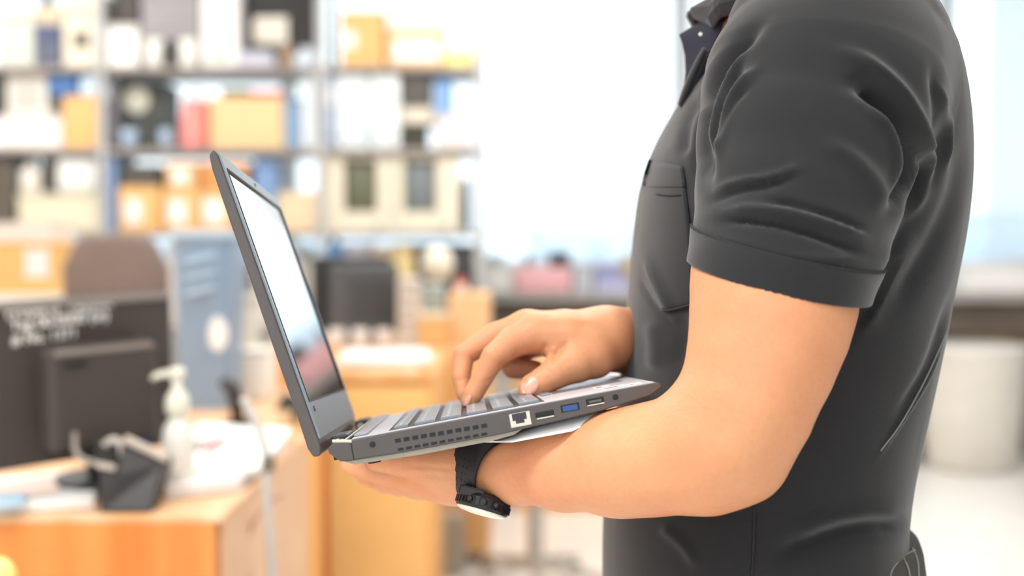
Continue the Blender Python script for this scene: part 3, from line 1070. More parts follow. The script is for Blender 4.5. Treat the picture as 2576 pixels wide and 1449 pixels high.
def desk(name, x0, x1, y0, y1, z, label, mf, mside, mtop, parts=(), drawers=False):
    r = root(name, ((x0 + x1) / 2, (y0 + y1) / 2, 0), label, 'desk')
    t = .012
    MB().box(((x0 + x1) / 2, (y0 + y1) / 2, z - t / 2), (x1 - x0, y1 - y0, t)).build('desk_top', mtop, r, bevel=.003, seg=3)
    MB().box(((x0 + x1) / 2, y0 + .013, (z - t) / 2 + .03), (x1 - x0 - .03, .022, z - t - .06)).build('front_panel', mf, r, bevel=.003)
    for s, x in ((-1, x0 + .014), (1, x1 - .014)):
        MB().box((x, (y0 + y1) / 2 + .01, (z - t) / 2), (.022, y1 - y0 - .03, z - t)).build('side_panel', mside, r, bevel=.003)
    return r


XA = xx(556, 1.77)
desk('desk', -1.75, XA, 1.77, 2.52, DZ, 'orange wooden desk in the near corner with monitor and papers on it', m_wood, mat('desk_side_pale', (236, 190, 152), rough=.35, var=.05), m_wood_p)
desk('desk', -2.6, xx(742, 2.9), 2.56, 3.30, DZ, 'pale wooden desk standing back to back with the near orange one', m_wood_l, m_wood_l, m_wood_p)
# pedestal cabinet with the orange edge
YP = 3.55
r = root('pedestal_cabinet', (xx(925, YP), YP + .3, 0), 'light wooden cabinet with one strong orange edge behind the laptop', 'cabinet')
PZ = zt(934, YP)
x0, x1 = xx(768, YP), xx(1094, YP)
MB().box(((x0 + x1) / 2, YP + .32, PZ - .014), (x1 - x0, .66, .028)).build('cabinet_top', m_wood_l, r, bevel=.006)
MB().box(((x0 + x1) / 2, YP + .33, (PZ - .03) / 2), (x1 - x0 - .01, .62, PZ - .03)).build('cabinet_body', m_wood_l, r, bevel=.003)
MB().box((x0 + .030, YP + .01, (PZ - .03) / 2), (.052, .03, PZ - .03)).build('edge_post', mat('edge_orange', (244, 140, 62), rough=.4), r, bevel=.004, label='bright orange corner post')
MB().box(((x0 + .056 + x1) / 2, YP + .008, PZ / 2 - .01), (x1 - x0 - .075, .018, PZ - .07)).build('cabinet_door', mat('door_wood', (250, 198, 126), rough=.35, var=.03), r, bevel=.003)
MB().box((x1 - .010, YP + .006, (PZ - .03) / 2), (.02, .02, PZ - .03)).build('edge_strip', mat('edge_tan', (240, 176, 104)), r, bevel=.003)
mb = MB()
for k in range(5):
    mb = MB()
    mb.box((xx(950, YP) + .004 * (k % 2), YP + .20 + .01 * (k % 3), PZ + .004 + k * .0065), (.27, .34, .006), rz=.05 * (k - 2))
    plain('paper_stack', mb, m_wht if k != 1 else mat('paper_green', (206, 226, 176)), ['lowest white sheet stack on the pedestal cabinet', 'thin green-edged folder on the pedestal cabinet', 'white document bundle in the middle of the pile on the pedestal cabinet',
                                                               'white document bundle second from the top on the pedestal cabinet', 'top white document bundle on the pedestal cabinet'][k], 'papers', 'papers on the pedestal cabinet')
# desk with the black printer
YC = 4.30
CZ = .80
r = desk('desk', xx(640, YC), xx(1236, YC + .3), YC, 5.05, CZ, 'wooden desk under the dark tube monitor in the middle of the room', m_wood_l, m_wood_l, m_wood_p)
# dark tube monitor seen from behind, turned
r = root('tube_monitor', (xx(900, 4.6), 4.62, CZ), 'dark grey tube monitor turned away on the middle desk', 'monitor')
rz = .42
R = Matrix.Rotation(rz, 3, 'Z')
c = Vector((xx(894, 4.5), 4.60, CZ + .17))
MB().box(c + R @ Vector((.0, -.05, .005)), (.23, .22, .26), rz=rz).build('rear_housing', mat('crt_dark', (84, 85, 88), rough=.5), r, bevel=.02)
MB().box(c + R @ Vector((0, .11, .01)), (.30, .10, .30), rz=rz).build('front_frame', m_blk, r, bevel=.01)
MB().lathe((c.x, c.y, CZ + .0015), [(.09, 0), (.09, .012), (.05, .03), (.05, .045)], 20).build('swivel_base', m_blk, r)
for k in range(5):
    MB().box(c + R @ Vector((0, -.155, .06 - .03 * k)), (.15, .012, .008), rz=rz).build('vent_rib', m_blk, r)
YD = YC + .04
sbox('dark_box', 1100, 672, 1132, 745, 5.0, .04, (58, 50, 48), 'small black charger box on the middle desk behind the papers', 'box', zt(745, 5.0)) if 0 else None
zc = carton(1128, 742, 1232, 860, YD + .10, .28, 'tan cardboard box at the end of the middle desk', CZ + .001, m=mat('cardboard_tan', (244, 200, 152), rough=.7))
zc2 = carton(1052, 806, 1124, 870, YD, .20, 'small cardboard box with a cream lid on the middle desk', CZ + .001)
sbox('cream_tray', 1050, 792, 1124, 802, YD, .18, (244, 224, 190), 'flat cream tray on the small cardboard box', 'tray', zc2 + .006, bevel=.002)
r, X, Yc, z0, z1 = lathed('red_topped_bottle', 1158, 704, 741, YD + .14, [(14, 0), (15, .1), (15, .55), (9, .8), (9, 1)], (240, 214, 206), 'small bottle with a red cap on the tan cardboard box', 'bottle', zc + .006)
MB().lathe((X, Yc, z1 - .018), [(.016, 0), (.016, .02), (.012, .024)], 16).build('bottle_cap', mat('cap_red', (230, 88, 66)), r)
sbox('pale_organiser', 1000, 700, 1052, 864, YD + .02, .16, (222, 212, 200), 'pale desk organiser beside the dark tube monitor', 'organiser', CZ + .001, extra='ridges')
sbox('mint_box', 1060, 716, 1116, 790, YD + .30, .10, (196, 210, 204), 'mint green box behind the small cardboard box', 'box', CZ + .001)
r, X, Yc, z0, z1 = lathed('table_lamp', 1098, 620, 862, YD + .46, [(30, 0), (30, .03), (6, .05), (5, .6), (8, .62), (34, .66), (42, .82), (30, .96), (10, 1.0)], (240, 232, 212), 'cream round-headed table lamp on the middle desk', 'lamp', CZ + .001)
for i, (px, lb_) in enumerate(((842, 'white cup added for a round highlight, nearest the laptop in front of the dark tube monitor'), (902, 'middle one of the white cups added for round highlights in front of the dark tube monitor'), (962, 'white cup added for a round highlight, nearest the organiser in front of the dark tube monitor'))):
    r, X, Yc, z0, z1 = lathed('cup', px, 828, 866, YD + .005, [(15, 0), (19, .15), (21, .95), (18, .95), (15, .2)], (232, 220, 212), lb_, 'cup', CZ + .001, 'white cups added for highlights on the middle desk')  # small bright cups added in place of round blurred highlights
    MB().tube([(X + .028, Yc, z0 + .014), (X + .045, Yc, z0 + .02), (X + .045, Yc, z0 + .042), (X + .028, Yc, z0 + .048)], .003, 8).build('cup_handle', mat('c_232_220_212'), r)
# tan cabinet and grey case behind the working hand
sbox('wooden_cabinet', 1292, 905, 1560, 1300, 5.2, .40, (236, 184, 122), 'low tan wooden cabinet on the floor behind the working hand', 'cabinet', .001, extra='face')
sbox('grey_case', 1200, 890, 1284, 1300, 5.25, .34, (206, 202, 196), 'pale grey upright case beside the low tan cabinet', 'case', .001)
# office chair
def office_chair(cx, Yc, ztop, w, label, rot=0.0, m=None, back_h=.42):
    m = m or mat('chair_brown', (128, 112, 104), rough=.7, var=.05)
    r = root('office_chair', (cx, Yc, 0), label, 'chair')
    zb = ztop - back_h
    rows = []
    for j in range(9):
        t = j / 8
        ww = w / 2 * (1 - .30 * max(0, t - .78) / .22) * (.86 + .14 * min(1, t * 4))
        rows.append([(cx + ww * s, Yc + .03 * (s * s) - .02, zb + back_h * (t - .02 * s * s * (t > .8))) for s in np.linspace(-1, 1, 13)])
    mb = MB()
    mb.grid(rows, (0, .07, 0))
    mb.build('backrest', m, r, bevel=.02, seg=3, smooth=True)
    MB().box((cx, Yc - .035, zb + back_h * .42), (w * .82, .02, .10)).build('back_band', mat('chair_band', (112, 96, 90), rough=.7), r, bevel=.008)
    MB().box((cx, Yc - .31 + .55, .48), (w * .95, .48, .08)).build('seat', m, r, bevel=.03, seg=3)
    MB().tube([(cx, Yc + .02, zb + .08), (cx, Yc - .02, .50), (cx, Yc + .14, .44)], .022, 10).build('back_support', m_blk, r)
    MB().lathe((cx, Yc + .22, .10), [(.03, 0), (.03, .18), (.022, .18), (.022, .34)], 16).build('gas_column', m_blk, r)
    for k in range(5):
        a = 2 * math.pi * k / 5 + .3
        e = (cx + .28 * math.cos(a), Yc + .22 + .28 * math.sin(a), .075)
        lg = MB().tube([(cx, Yc + .22, .12), e], [.022, .014], 8).build('leg', m_blk, r)
        MB().lathe((e[0], e[1], .028), [(.0, -.012), (.022, -.012), (.027, 0), (.022, .012), (0, .012)], 14, Matrix.Rotation(math.pi / 2, 3, 'X') @ Matrix.Rotation(a, 3, 'Y')).build('caster', m_dgr, lg)
    return r


office_chair(xx(288, 3.75), 3.72, zt(590, 3.7), .325, 'brown-grey office chair with a rounded back behind the near monitor')
r = root('office_chair', (xx(1150, 3.2), 3.6, 0), 'grey swivel chair base on castors beside the pedestal cabinet', 'chair')
cxx, cyy = .08, 3.98
r.location = (cxx, cyy, 0)
MB().lathe((cxx, cyy, .08), [(.03, 0), (.03, .2), (.02, .2), (.02, .33)], 14).build('gas_column', mat('chair_col', (190, 186, 180), rough=.3, metal=.5), r)
MB().box((cxx, cyy, .44), (.42, .42, .06)).build('seat', mat('seat_pale', (206, 198, 188), rough=.7), r, bevel=.025, seg=3)
for k in range(5):
    a = 2 * math.pi * k / 5 + 3.5
    e = (cxx + .26 * math.cos(a), cyy + .26 * math.sin(a), .07)
    lg = MB().tube([(cxx, cyy, .11), e], [.020, .013], 8).build('leg', mat('chair_leg_grey', (190, 182, 170)), r)
    MB().lathe((e[0], e[1], .028), [(0, -.012), (.022, -.012), (.027, 0), (.022, .012), (0, .012)], 14, Matrix.Rotation(math.pi / 2, 3, 'X')).build('caster', mat('caster_grey', (120, 112, 100)), lg)
sbox('grey_bag', 1104, 1292, 1164, 1450, 4.19, .08, (176, 170, 158), 'small grey bag on the floor just beside the pedestal cabinet', 'bag', .001, bevel=.03, lid=False)
# big carton at the edge behind the monitor
zq = carton(-40, 606, 148, 800, 3.36, .30, 'orange-brown cardboard box with a white label behind the near monitor', None, lab=(62, 630, 122, 700)) if 0 else None
r = root('side_table', (xx(50, 4.15), 4.3, 0), 'small white side table under the labelled cardboard box', 'table')
tz = zt(742, 4.15)
MB().box((xx(50, 4.15), 4.33, tz - .015), (.36, .40, .03)).build('table_top', m_wht, r, bevel=.004)
for sx in (-1, 1):
    for sy in (-1, 1):
        MB().box((xx(50, 4.15) + sx * .16, 4.33 + sy * .18, (tz - .03) / 2), (.03, .03, tz - .03)).build('leg', m_steel, r)
z = carton(-35, 616, 148, 742, 4.17, .26, 'cardboard box with a cream label behind the near monitor', tz + .001, lab=(62, 628, 122, 698), m=mat('cardboard_warm', (246, 196, 124), rough=.7))
sbox('white_tray', -35, 560, 122, 592, 4.19, .24, (248, 236, 226), 'white tray on the labelled cardboard box behind the near monitor', 'tray', z + .006)
# blue-grey bin standing on the rear desk
YBn = 2.86
r, X0, X1, z0, z1 = pset('document_bin', 432, 596, 578, 1042, YBn, 'tall blue-grey plastic bin with a white oval label behind the near monitor', 'bin', None, DZ + .001)
xc, w = (X0 + X1) / 2, X1 - X0
mbin = mat('bin_blue', (136, 158, 182), rough=.35, var=.10, scale=3)
mb = MB()
rows = []
for j in range(6):
    t = j / 5
    s = .86 + .16 * t
    h_ = .5 * w * s
    rows.append([(xc + a * h_, YBn + .09 + b * .09 * s, z0 + (z1 - z0) * t) for a, b in ((-1, -.8), (-.8, -1), (.8, -1), (1, -.8), (1, .8), (.8, 1), (-.8, 1), (-1, .8), (-1, -.8))])
mb.grid(rows)
o = mb.build('bin_body', mbin, r, smooth=False)
sm = o.modifiers.new('s', 'SOLIDIFY')
sm.thickness = .004
MB().box((xc, YBn + .09, z1 + .006), (w * 1.08, .20, .02)).build('bin_rim', mat('bin_blue_light', (176, 200, 222), rough=.35), r, bevel=.006)
MB().lathe((xx(545, YBn), YBn + .012, zt(840, YBn)), [(.0, 0), (.022, 0), (.022, .012)], 20, Matrix.Rotation(math.pi / 2, 3, 'X') @ Matrix.Diagonal((1, 1.9, 1))).build('oval_label', m_wht, r, label='white oval label')
for k, yy in enumerate((650, 690, 728)):
    MB().box((xx(505, YBn), YBn - .006, zt(yy, YBn)), (.07, .01, .014), M=Matrix.Rotation(.25, 3, 'Y').inverted()).build('raised_bar', mat('bin_blue_light'), r)

# ---------------------------------------------------------------- near monitor, seen from behind
def build_near_monitor():
    TLx, TRx = -60, 430
    a = P(-70, 772, 1.80)
    b = P(432, 731, 2.02)
    c = P(442, 1108, 2.02)
    d = P(-70, 1222, 1.80)
    # rectangle fitted on these four corners
    X = (b - a)
    X.z = 0
    ang = math.atan2(X.y, X.x)
    w = X.length
    tilt = .03
    ztop = (a.z + b.z) / 2
    zbot = (c.z + d.z) / 2
    h = ztop - zbot
    cen = Vector(((a.x + b.x) / 2, (a.y + b.y) / 2, (ztop + zbot) / 2))
    R = Matrix.Rotation(ang, 3, 'Z') @ Matrix.Rotation(.055, 3, 'X') @ Matrix.Rotation(-.035, 3, 'Y')
    r = root('monitor', (cen.x, cen.y + .06, DZ + .0145), 'large black flat monitor seen from behind on the near orange desk', 'monitor')
    q = lambda x, y, z: cen + R @ Vector((x, y, z))
    mk = mat('monitor_shell', (74, 67, 63), rough=.42, var=.05, scale=4)
    MB().box(q(0, .012, 0), (w, .024, h), M=R).build('rear_shell', mk, r, bevel=.006)
    MB().box(q(0, .028, 0), (w * 1.0, .008, h * 1.0), M=R).build('screen_frame', m_blk, r, bevel=.002)
    MB().box(q(0, .033, 0), (w * .95, .003, h * .92), M=R).build('screen', mat('screen_off', (14, 15, 18), rough=.1, var=0), r)
    MB().box(q(0, -.001, h / 2 - .006), (w * .99, .006, .010), M=R).build('top_ridge', mat('ridge_grey', (140, 128, 122), rough=.35), r, bevel=.002)
    # mounting hub and connector block

    def px2(px, py):
        rr = ray(px, py)
        o = Vector((0, 0, CAMZ))
        n = R @ Vector((0, 1, 0))
        t = (cen - o).dot(n) / rr.dot(n)
        v = R.inverted() @ (o + rr * t - cen)
        return v.x, v.z
    x0, z1 = px2(86, 872)
    x1, z0 = px2(362, 1086)
    hb = MB().box(q((x0 + x1) / 2, -.030, (z0 + z1) / 2), (x1 - x0, .058, z1 - z0), M=R).build('connector_block', mk, r, bevel=.012, seg=3)
    MB().box(q((x0 + x1) / 2, -.0575, z1 - .006), ((x1 - x0) * .9, .006, .009), M=R).build('block_ridge', mat('ridge_grey'), hb, bevel=.002)
    xa, za = px2(150, 905)
    MB().box(q(xa, -.0595, za), (.034, .003, .012), M=R).build('screw_slot', m_blk, hb)
    xa, za = px2(318, 1085)
    MB().box(q(xa, -.045, za), (.022, .02, .024), M=R).build('video_plug', mat('plug_blue', (38, 52, 124), rough=.4), hb, label='blue video plug')
    xa, za = px2(280, 1096)
    MB().box(q(xa, -.040, za), (.030, .03, .018), M=R).build('power_plug', m_blk, hb)
    # stand
    pz = DZ + .0145
    MB().box((cen.x + .03, cen.y + .05, (pz + cen.z) / 2), (.07, .03, cen.z - pz)).build('stand_neck', m_blk, r, bevel=.006)
    MB().lathe((cen.x + .03, cen.y + .06, pz), [(.09, 0), (.09, .008), (.04, .016)], 28).build('stand_foot', m_blk, r)
    # lettering on the back, three lines
    m_ink = mat('lettering_white', (236, 232, 224), rough=.6, var=0)
    for i, (t_, px, py, sz) in enumerate((('Property  request', 14, 800, .0235), ('Tag 00-0000 (in)', 26, 832, .0235), ('# No. 1371', 30, 868, .0220))):
        x_, z_ = px2(px, py)
        rot = (R @ Matrix.Rotation(math.pi / 2, 3, 'X') @ Matrix.Rotation(.035, 3, 'Z')).to_euler()
        o = text_obj('lettering', t_, m_ink, q(x_, -.0012, z_), rot, sz, r, extrude=.0006)
        o.data.offset = .0006
        dg_ = bpy.context.evaluated_depsgraph_get()
        me_ = bpy.data.meshes.new_from_object(o.evaluated_get(dg_))
        o2 = bpy.data.objects.new('lettering', me_)
        o2.location, o2.rotation_euler, o2.parent = o.location.copy(), o.rotation_euler.copy(), r
        SC.collection.objects.link(o2)
        bpy.data.objects.remove(o)
    # cables
    for pts, m_, nm in (((186, 1088), (190, 1130), (205, 1155), (245, 1165), (275, 1172)), mat('cable_grey', (170, 160, 150), rough=.5), 'signal_cable'),:
        cb = MB()
        ps = [P(x, y, 1.86) for x, y in smooth_pl(list(pts), 4)]
        cb.tube(ps, .0050, 8)
        cb.build(nm, m_, r, smooth=True)
    cb = MB()
    cb.tube([P(x, y, 1.84) for x, y in smooth_pl([(262, 1120), (285, 1106), (305, 1120), (308, 1150)], 4)], .0055, 8)
    cb.build('power_cable', mat('cable_pale', (196, 186, 176), rough=.5), r, smooth=True)


build_near_monitor()
# black wedge stand (card holder) in front of the monitor
r = root('document_holder', (P(330, 1290, 1.85).x, 1.86, DZ + .001), 'black wedge-shaped holder standing at the front of the near desk', 'holder')
zb = DZ + .001


def hp(px, py, Yq):
    v = W(px, py, Yq)
    return v


A0, A1 = hp(250, 1290, 1.785), hp(380, 1290, 1.785)
B1, B0 = hp(416, 1166, 1.82), hp(306, 1116, 1.82)
A0.z = A1.z = zb
mb = MB()
mb.prism([A0, A1, B1, B0, hp(292, 1186, 1.80), hp(246, 1180, 1.80)], (0, .05, 0))
mb.build('holder_block', m_blk, r, bevel=.004)
mb = MB()
mb.prism([hp(308, 1112, 1.815), hp(314, 1096, 1.815), hp(420, 1148, 1.815), hp(417, 1164, 1.815)], (0, .012, 0))
mb.build('holder_rim', mat('rim_beige', (206, 190, 176), rough=.4), r, bevel=.002, label='beige upper edge')
mb = MB()
mb.prism([hp(236, 1108, 1.84), hp(300, 1112, 1.84), hp(300, 1180, 1.84), hp(240, 1166, 1.84)], (0, .03, 0))
mb.build('holder_arm', m_blk, r, bevel=.003)
mb = MB()
mb.prism([hp(240, 1162, 1.795), hp(290, 1172, 1.795), hp(288, 1186, 1.795), hp(242, 1178, 1.795)], (0, .008, 0))
mb.build('holder_clip', mat('clip_beige', (200, 188, 178)), r, bevel=.002)
# papers under the monitor
k = 0
for (pts, rgb, lb_, th) in ((((-60, 1296), (236, 1276), (250, 1190), (-60, 1230)), (248, 248, 246), 'white paper pile lying under the near monitor', .012),
                            (((-60, 1262), (150, 1240), (140, 1195), (-60, 1222)), (252, 226, 214), 'pinkish sheet on the paper pile under the near monitor', .002),
                            (((-60, 1284), (60, 1268), (66, 1244), (-60, 1250)), (176, 204, 226), 'pale blue card on the paper pile under the near monitor', .003)):
    z_ = DZ + .002 + (.0 if k == 0 else .012 + .003 * k)
    mb = MB()
    mb.prism([H(x, y, z_) for x, y in pts], (0, 0, th))
    plain('paper_pile' if k == 0 else 'paper_sheet', mb, mat('pap_%d' % rgb[2], rgb, rough=.6), lb_, 'papers')
    k += 1
# papers right of the holder
k = 0
for (pts, rgb, lb_, th) in ((((420, 1255), (600, 1235), (720, 1130), (500, 1130)), (244, 244, 244), 'broad white paper pile behind the black wedge holder', .020),
                            (((450, 1200), (650, 1190), (735, 1085), (560, 1080)), (250, 250, 248), 'white sheet lying over the broad paper pile', .008),
                            (((470, 1120), (590, 1125), (600, 1085), (500, 1078)), (246, 246, 248), 'small white notepad at the back of the near desk', .012)):
    z_ = DZ + .002 + (0, .021, .030)[k]
    mb = MB()
    mb.prism([H(x, y, z_) for x, y in pts], (0, 0, th))
    plain('paper_pile' if k == 0 else 'paper_sheet', mb, mat('pap_%d' % rgb[2], rgb, rough=.6), lb_, 'papers')
    k += 1
zq = DZ + .043
mb = MB()
mb.tube([H(520, 1128, zq), H(562, 1098, zq)], .0042, 10)
plain('marker_pen', mb, mat('pen_red', (226, 84, 92), rough=.4), 'red marker pen on the papers behind the black wedge holder', 'pen', smooth=True)
mb = MB()
mb.box(H(446, 1200, DZ + .028) + Vector((0, .01, 0)), (.020, .016, .030))
plain('glue_stick', mb, mat('glue_green', (70, 168, 84), rough=.4), 'small green glue stick beside the pump bottle', 'glue stick', bevel=.003)
# pump bottle
YPu = 1.90
r, X, Yc, z0, z1 = lathed('pump_bottle', 430, 1052, 1240, YPu, [(36, 0), (40, .04), (40, .70), (34, .86), (20, .97), (18, 1.0)], (244, 240, 232), 'cream pump bottle next to the near monitor', 'bottle', DZ + .001)
s = YPu / FPX
mc = mat('pump_cream', (242, 240, 222), rough=.4)
MB().lathe((X, Yc, z1), [(24 * s, 0), (30 * s, .008), (31 * s, .024), (25 * s, .036), (13 * s, .044), (12 * s, .064)], 24).build('pump_collar', mc, r, smooth=True)
mb = MB()
mb.lathe((X, Yc, z1 + .060), [(15 * s, 0), (21 * s, .005), (21 * s, .014), (12 * s, .019)], 20)
mb.build('pump_head', mc, r, smooth=True)
MB().tube([(X, Yc, z1 + .068), (X - .018, Yc - .004, z1 + .069), (X - .033, Yc - .008, z1 + .066), (X - .038, Yc - .01, z1 + .060)], [.007, .006, .005, .004], 10).build('pump_spout', mc, r, smooth=True)
# black stapler-like lamp foot and small things on the rear desk
r = root('headset_stand', (xx(590, 2.62), 2.64, DZ + .001), 'black angled stand between the blue-grey bin and the papers', 'stand')
MB().tube([W(600, 1072, 2.62), W(594, 1010, 2.62), W(584, 975, 2.62), W(556, 958, 2.62)], [.014, .016, .018, .010], 10).build('stand_arm', m_blk, r, smooth=True)
MB().lathe((W(600, 1072, 2.62).x, 2.64, DZ + .001), [(.035, 0), (.035, .008), (.014, .016)], 20).build('stand_foot', m_blk, r)
r = root('black_tablet', (xx(716, 2.9), 2.92, DZ + .001), 'black tilted tablet leaning at the end of the pale desk', 'tablet')
MB().prism([W(684, 1048, 2.85), W(755, 1062, 2.85), W(762, 1010, 2.9), W(714, 985, 2.9)], (0, .02, .0)).build('tablet_body', m_blk, r, bevel=.004)
MB().prism([W(694, 1042, 2.847), W(748, 1054, 2.847), W(754, 1014, 2.897), W(716, 994, 2.897)], (0, .004, 0)).build('tablet_screen', mat('screen_off'), r)
sbox('white_carton', 600, 880, 668, 1000, 3.05, .14, (246, 240, 230), 'small white carton on the pale desk beside the black stand', 'box', DZ + .001)
sbox('cream_file_box', 596, 742, 640, 1000, 3.22, .06, (226, 222, 212), 'upright cream file box at the back of the pale desk', 'file box', DZ + .001)
r, X, Yc, z0, z1 = lathed('green_bottle', 592, 650, 1000, 3.24 - .0, [(11, 0), (12, .05), (12, .8), (6, .9), (6, 1)], (96, 130, 104), 'slim green bottle behind the blue-grey bin', 'bottle', DZ + .001)
# lamp pole / cable in front of the desk corner
r = root('cable', (P(690, 1449, 1.7).x, 1.65, 0), 'thick pale grey cable hanging from the papers past the desk side to the floor', 'cable')
pts = smooth_pl([(610, 1000), (648, 1070), (672, 1160), (670, 1240), (676, 1330), (684, 1449), (690, 1600)], 5)
mb = MB()
pp = [P(x, y, 1.95) for x, y in pts]
pp.append(Vector((pp[-1].x, pp[-1].y, .01)))
mb.tube(pp, .0075, 10)
mb.build('cable_run', mat('cable_white', (208, 202, 196), rough=.45), r, smooth=True)
mb = MB()
pj = P(675, 1166, 1.95)
mb.tube([pj + Vector((0, 0, -.012)), pj + Vector((0, 0, .012))], .011, 12)
mb.build('cable_joint', mat('joint_grey', (120, 112, 100)), r)
r = root('looped_wire', (P(620, 1449, 1.95).x, 1.99, 0), 'thin pale cord looping down the side of the near desk', 'cord')
mb = MB()
pp = [P(x, y, 1.98) for x, y in smooth_pl([(716, 1236), (654, 1290), (622, 1370), (628, 1449), (652, 1560)], 5)]
pp.append(Vector((pp[-1].x, pp[-1].y, .01)))
mb.tube(pp, .0035, 8)
mb.build('cord_run', mat('cord_pink', (214, 176, 154), rough=.5), r, smooth=True)
# yellow ball at the corner
mb = MB()
cb_ = P(-12, 1452, 1.55)
mb.lathe(cb_, [(0, -.026), (.012, -.0235), (.020, -.017), (.0255, -.006), (.026, 0), (.0255, .006), (.020, .017), (.012, .0235), (0, .026)], 24)
r = root('push_lamp', (cb_.x, cb_.y, 0), 'round pale yellow knob on a thin floor stand in front of the near desk', 'stand')
mb.build('knob', mat('yellow_pale', (250, 250, 150), rough=.4), r, smooth=True, label='pale yellow ball')
MB().tube([(cb_.x, cb_.y, .01), (cb_.x, cb_.y, cb_.z - .024)], .006, 10).build('pole', m_steel, r)
MB().lathe((cb_.x, cb_.y, .0005), [(.10, 0), (.10, .010), (.02, .016)], 24).build('base', m_steel, r)
# ------------------------------------------------------------------ laptop
LA = P(822, 1118, 0.82)
_u = (P(1660, 960, 0.831) - LA)
LU = _u.normalized()
_s = (P(540, 368, 0.8266) - P(806, 1118, 0.82))
_w = ray(1138, 884)
LW = (_w - LU * _w.dot(LU)).normalized()
LN = LW.cross(LU)
if LN.z < 0:
    LN = -LN
LS = (_s - LW * _s.dot(LW)).normalized()
LT = LS.cross(LW)
if LT.x > 0:
    LT = -LT            # lid thickness, pointing away from the keyboard
LWID = 0.262
LDEP = 0.2357
LO = P(806, 1118, 0.82)


def lb(u, v, n):
    return LA + LU * u + LW * v + LN * n


def ll(s, v, t):
    return LO + LS * s + LW * v + LT * t


def side_un(px, py, v=0.0):
    r = ray(px, py)
    o = Vector((0, 0, CAMZ))
    t = (lb(0, v, 0) - o).dot(LW) / r.dot(LW)
    q = o + r * t - LA
    return q.dot(LU), q.dot(LN)


def deck_uv(px, py, n=0.0):
    r = ray(px, py)
    o = Vector((0, 0, CAMZ))
    t = (lb(0, 0, n) - o).dot(LN) / r.dot(LN)
    q = o + r * t - LA
    return q.dot(LU), q.dot(LW)


def deck_pt(px, py, n=0.0):
    u, v = deck_uv(px, py, n)
    return lb(u, v, n)


def lbox(mb, u0, u1, v0, v1, n0, n1):
    vs = [lb(u, v, n) for n in (n0, n1) for v in (v0, v1) for u in (u0, u1)]
    return mb.add(vs, [(0, 2, 3, 1), (4, 5, 7, 6), (0, 1, 5, 4), (2, 6, 7, 3), (0, 4, 6, 2), (1, 3, 7, 5)])


def llbox(mb, s0, s1, v0, v1, t0, t1):
    vs = [ll(s, v, t) for t in (t0, t1) for v in (v0, v1) for s in (s0, s1)]
    return mb.add(vs, [(0, 2, 3, 1), (4, 5, 7, 6), (0, 1, 5, 4), (2, 6, 7, 3), (0, 4, 6, 2), (1, 3, 7, 5)])


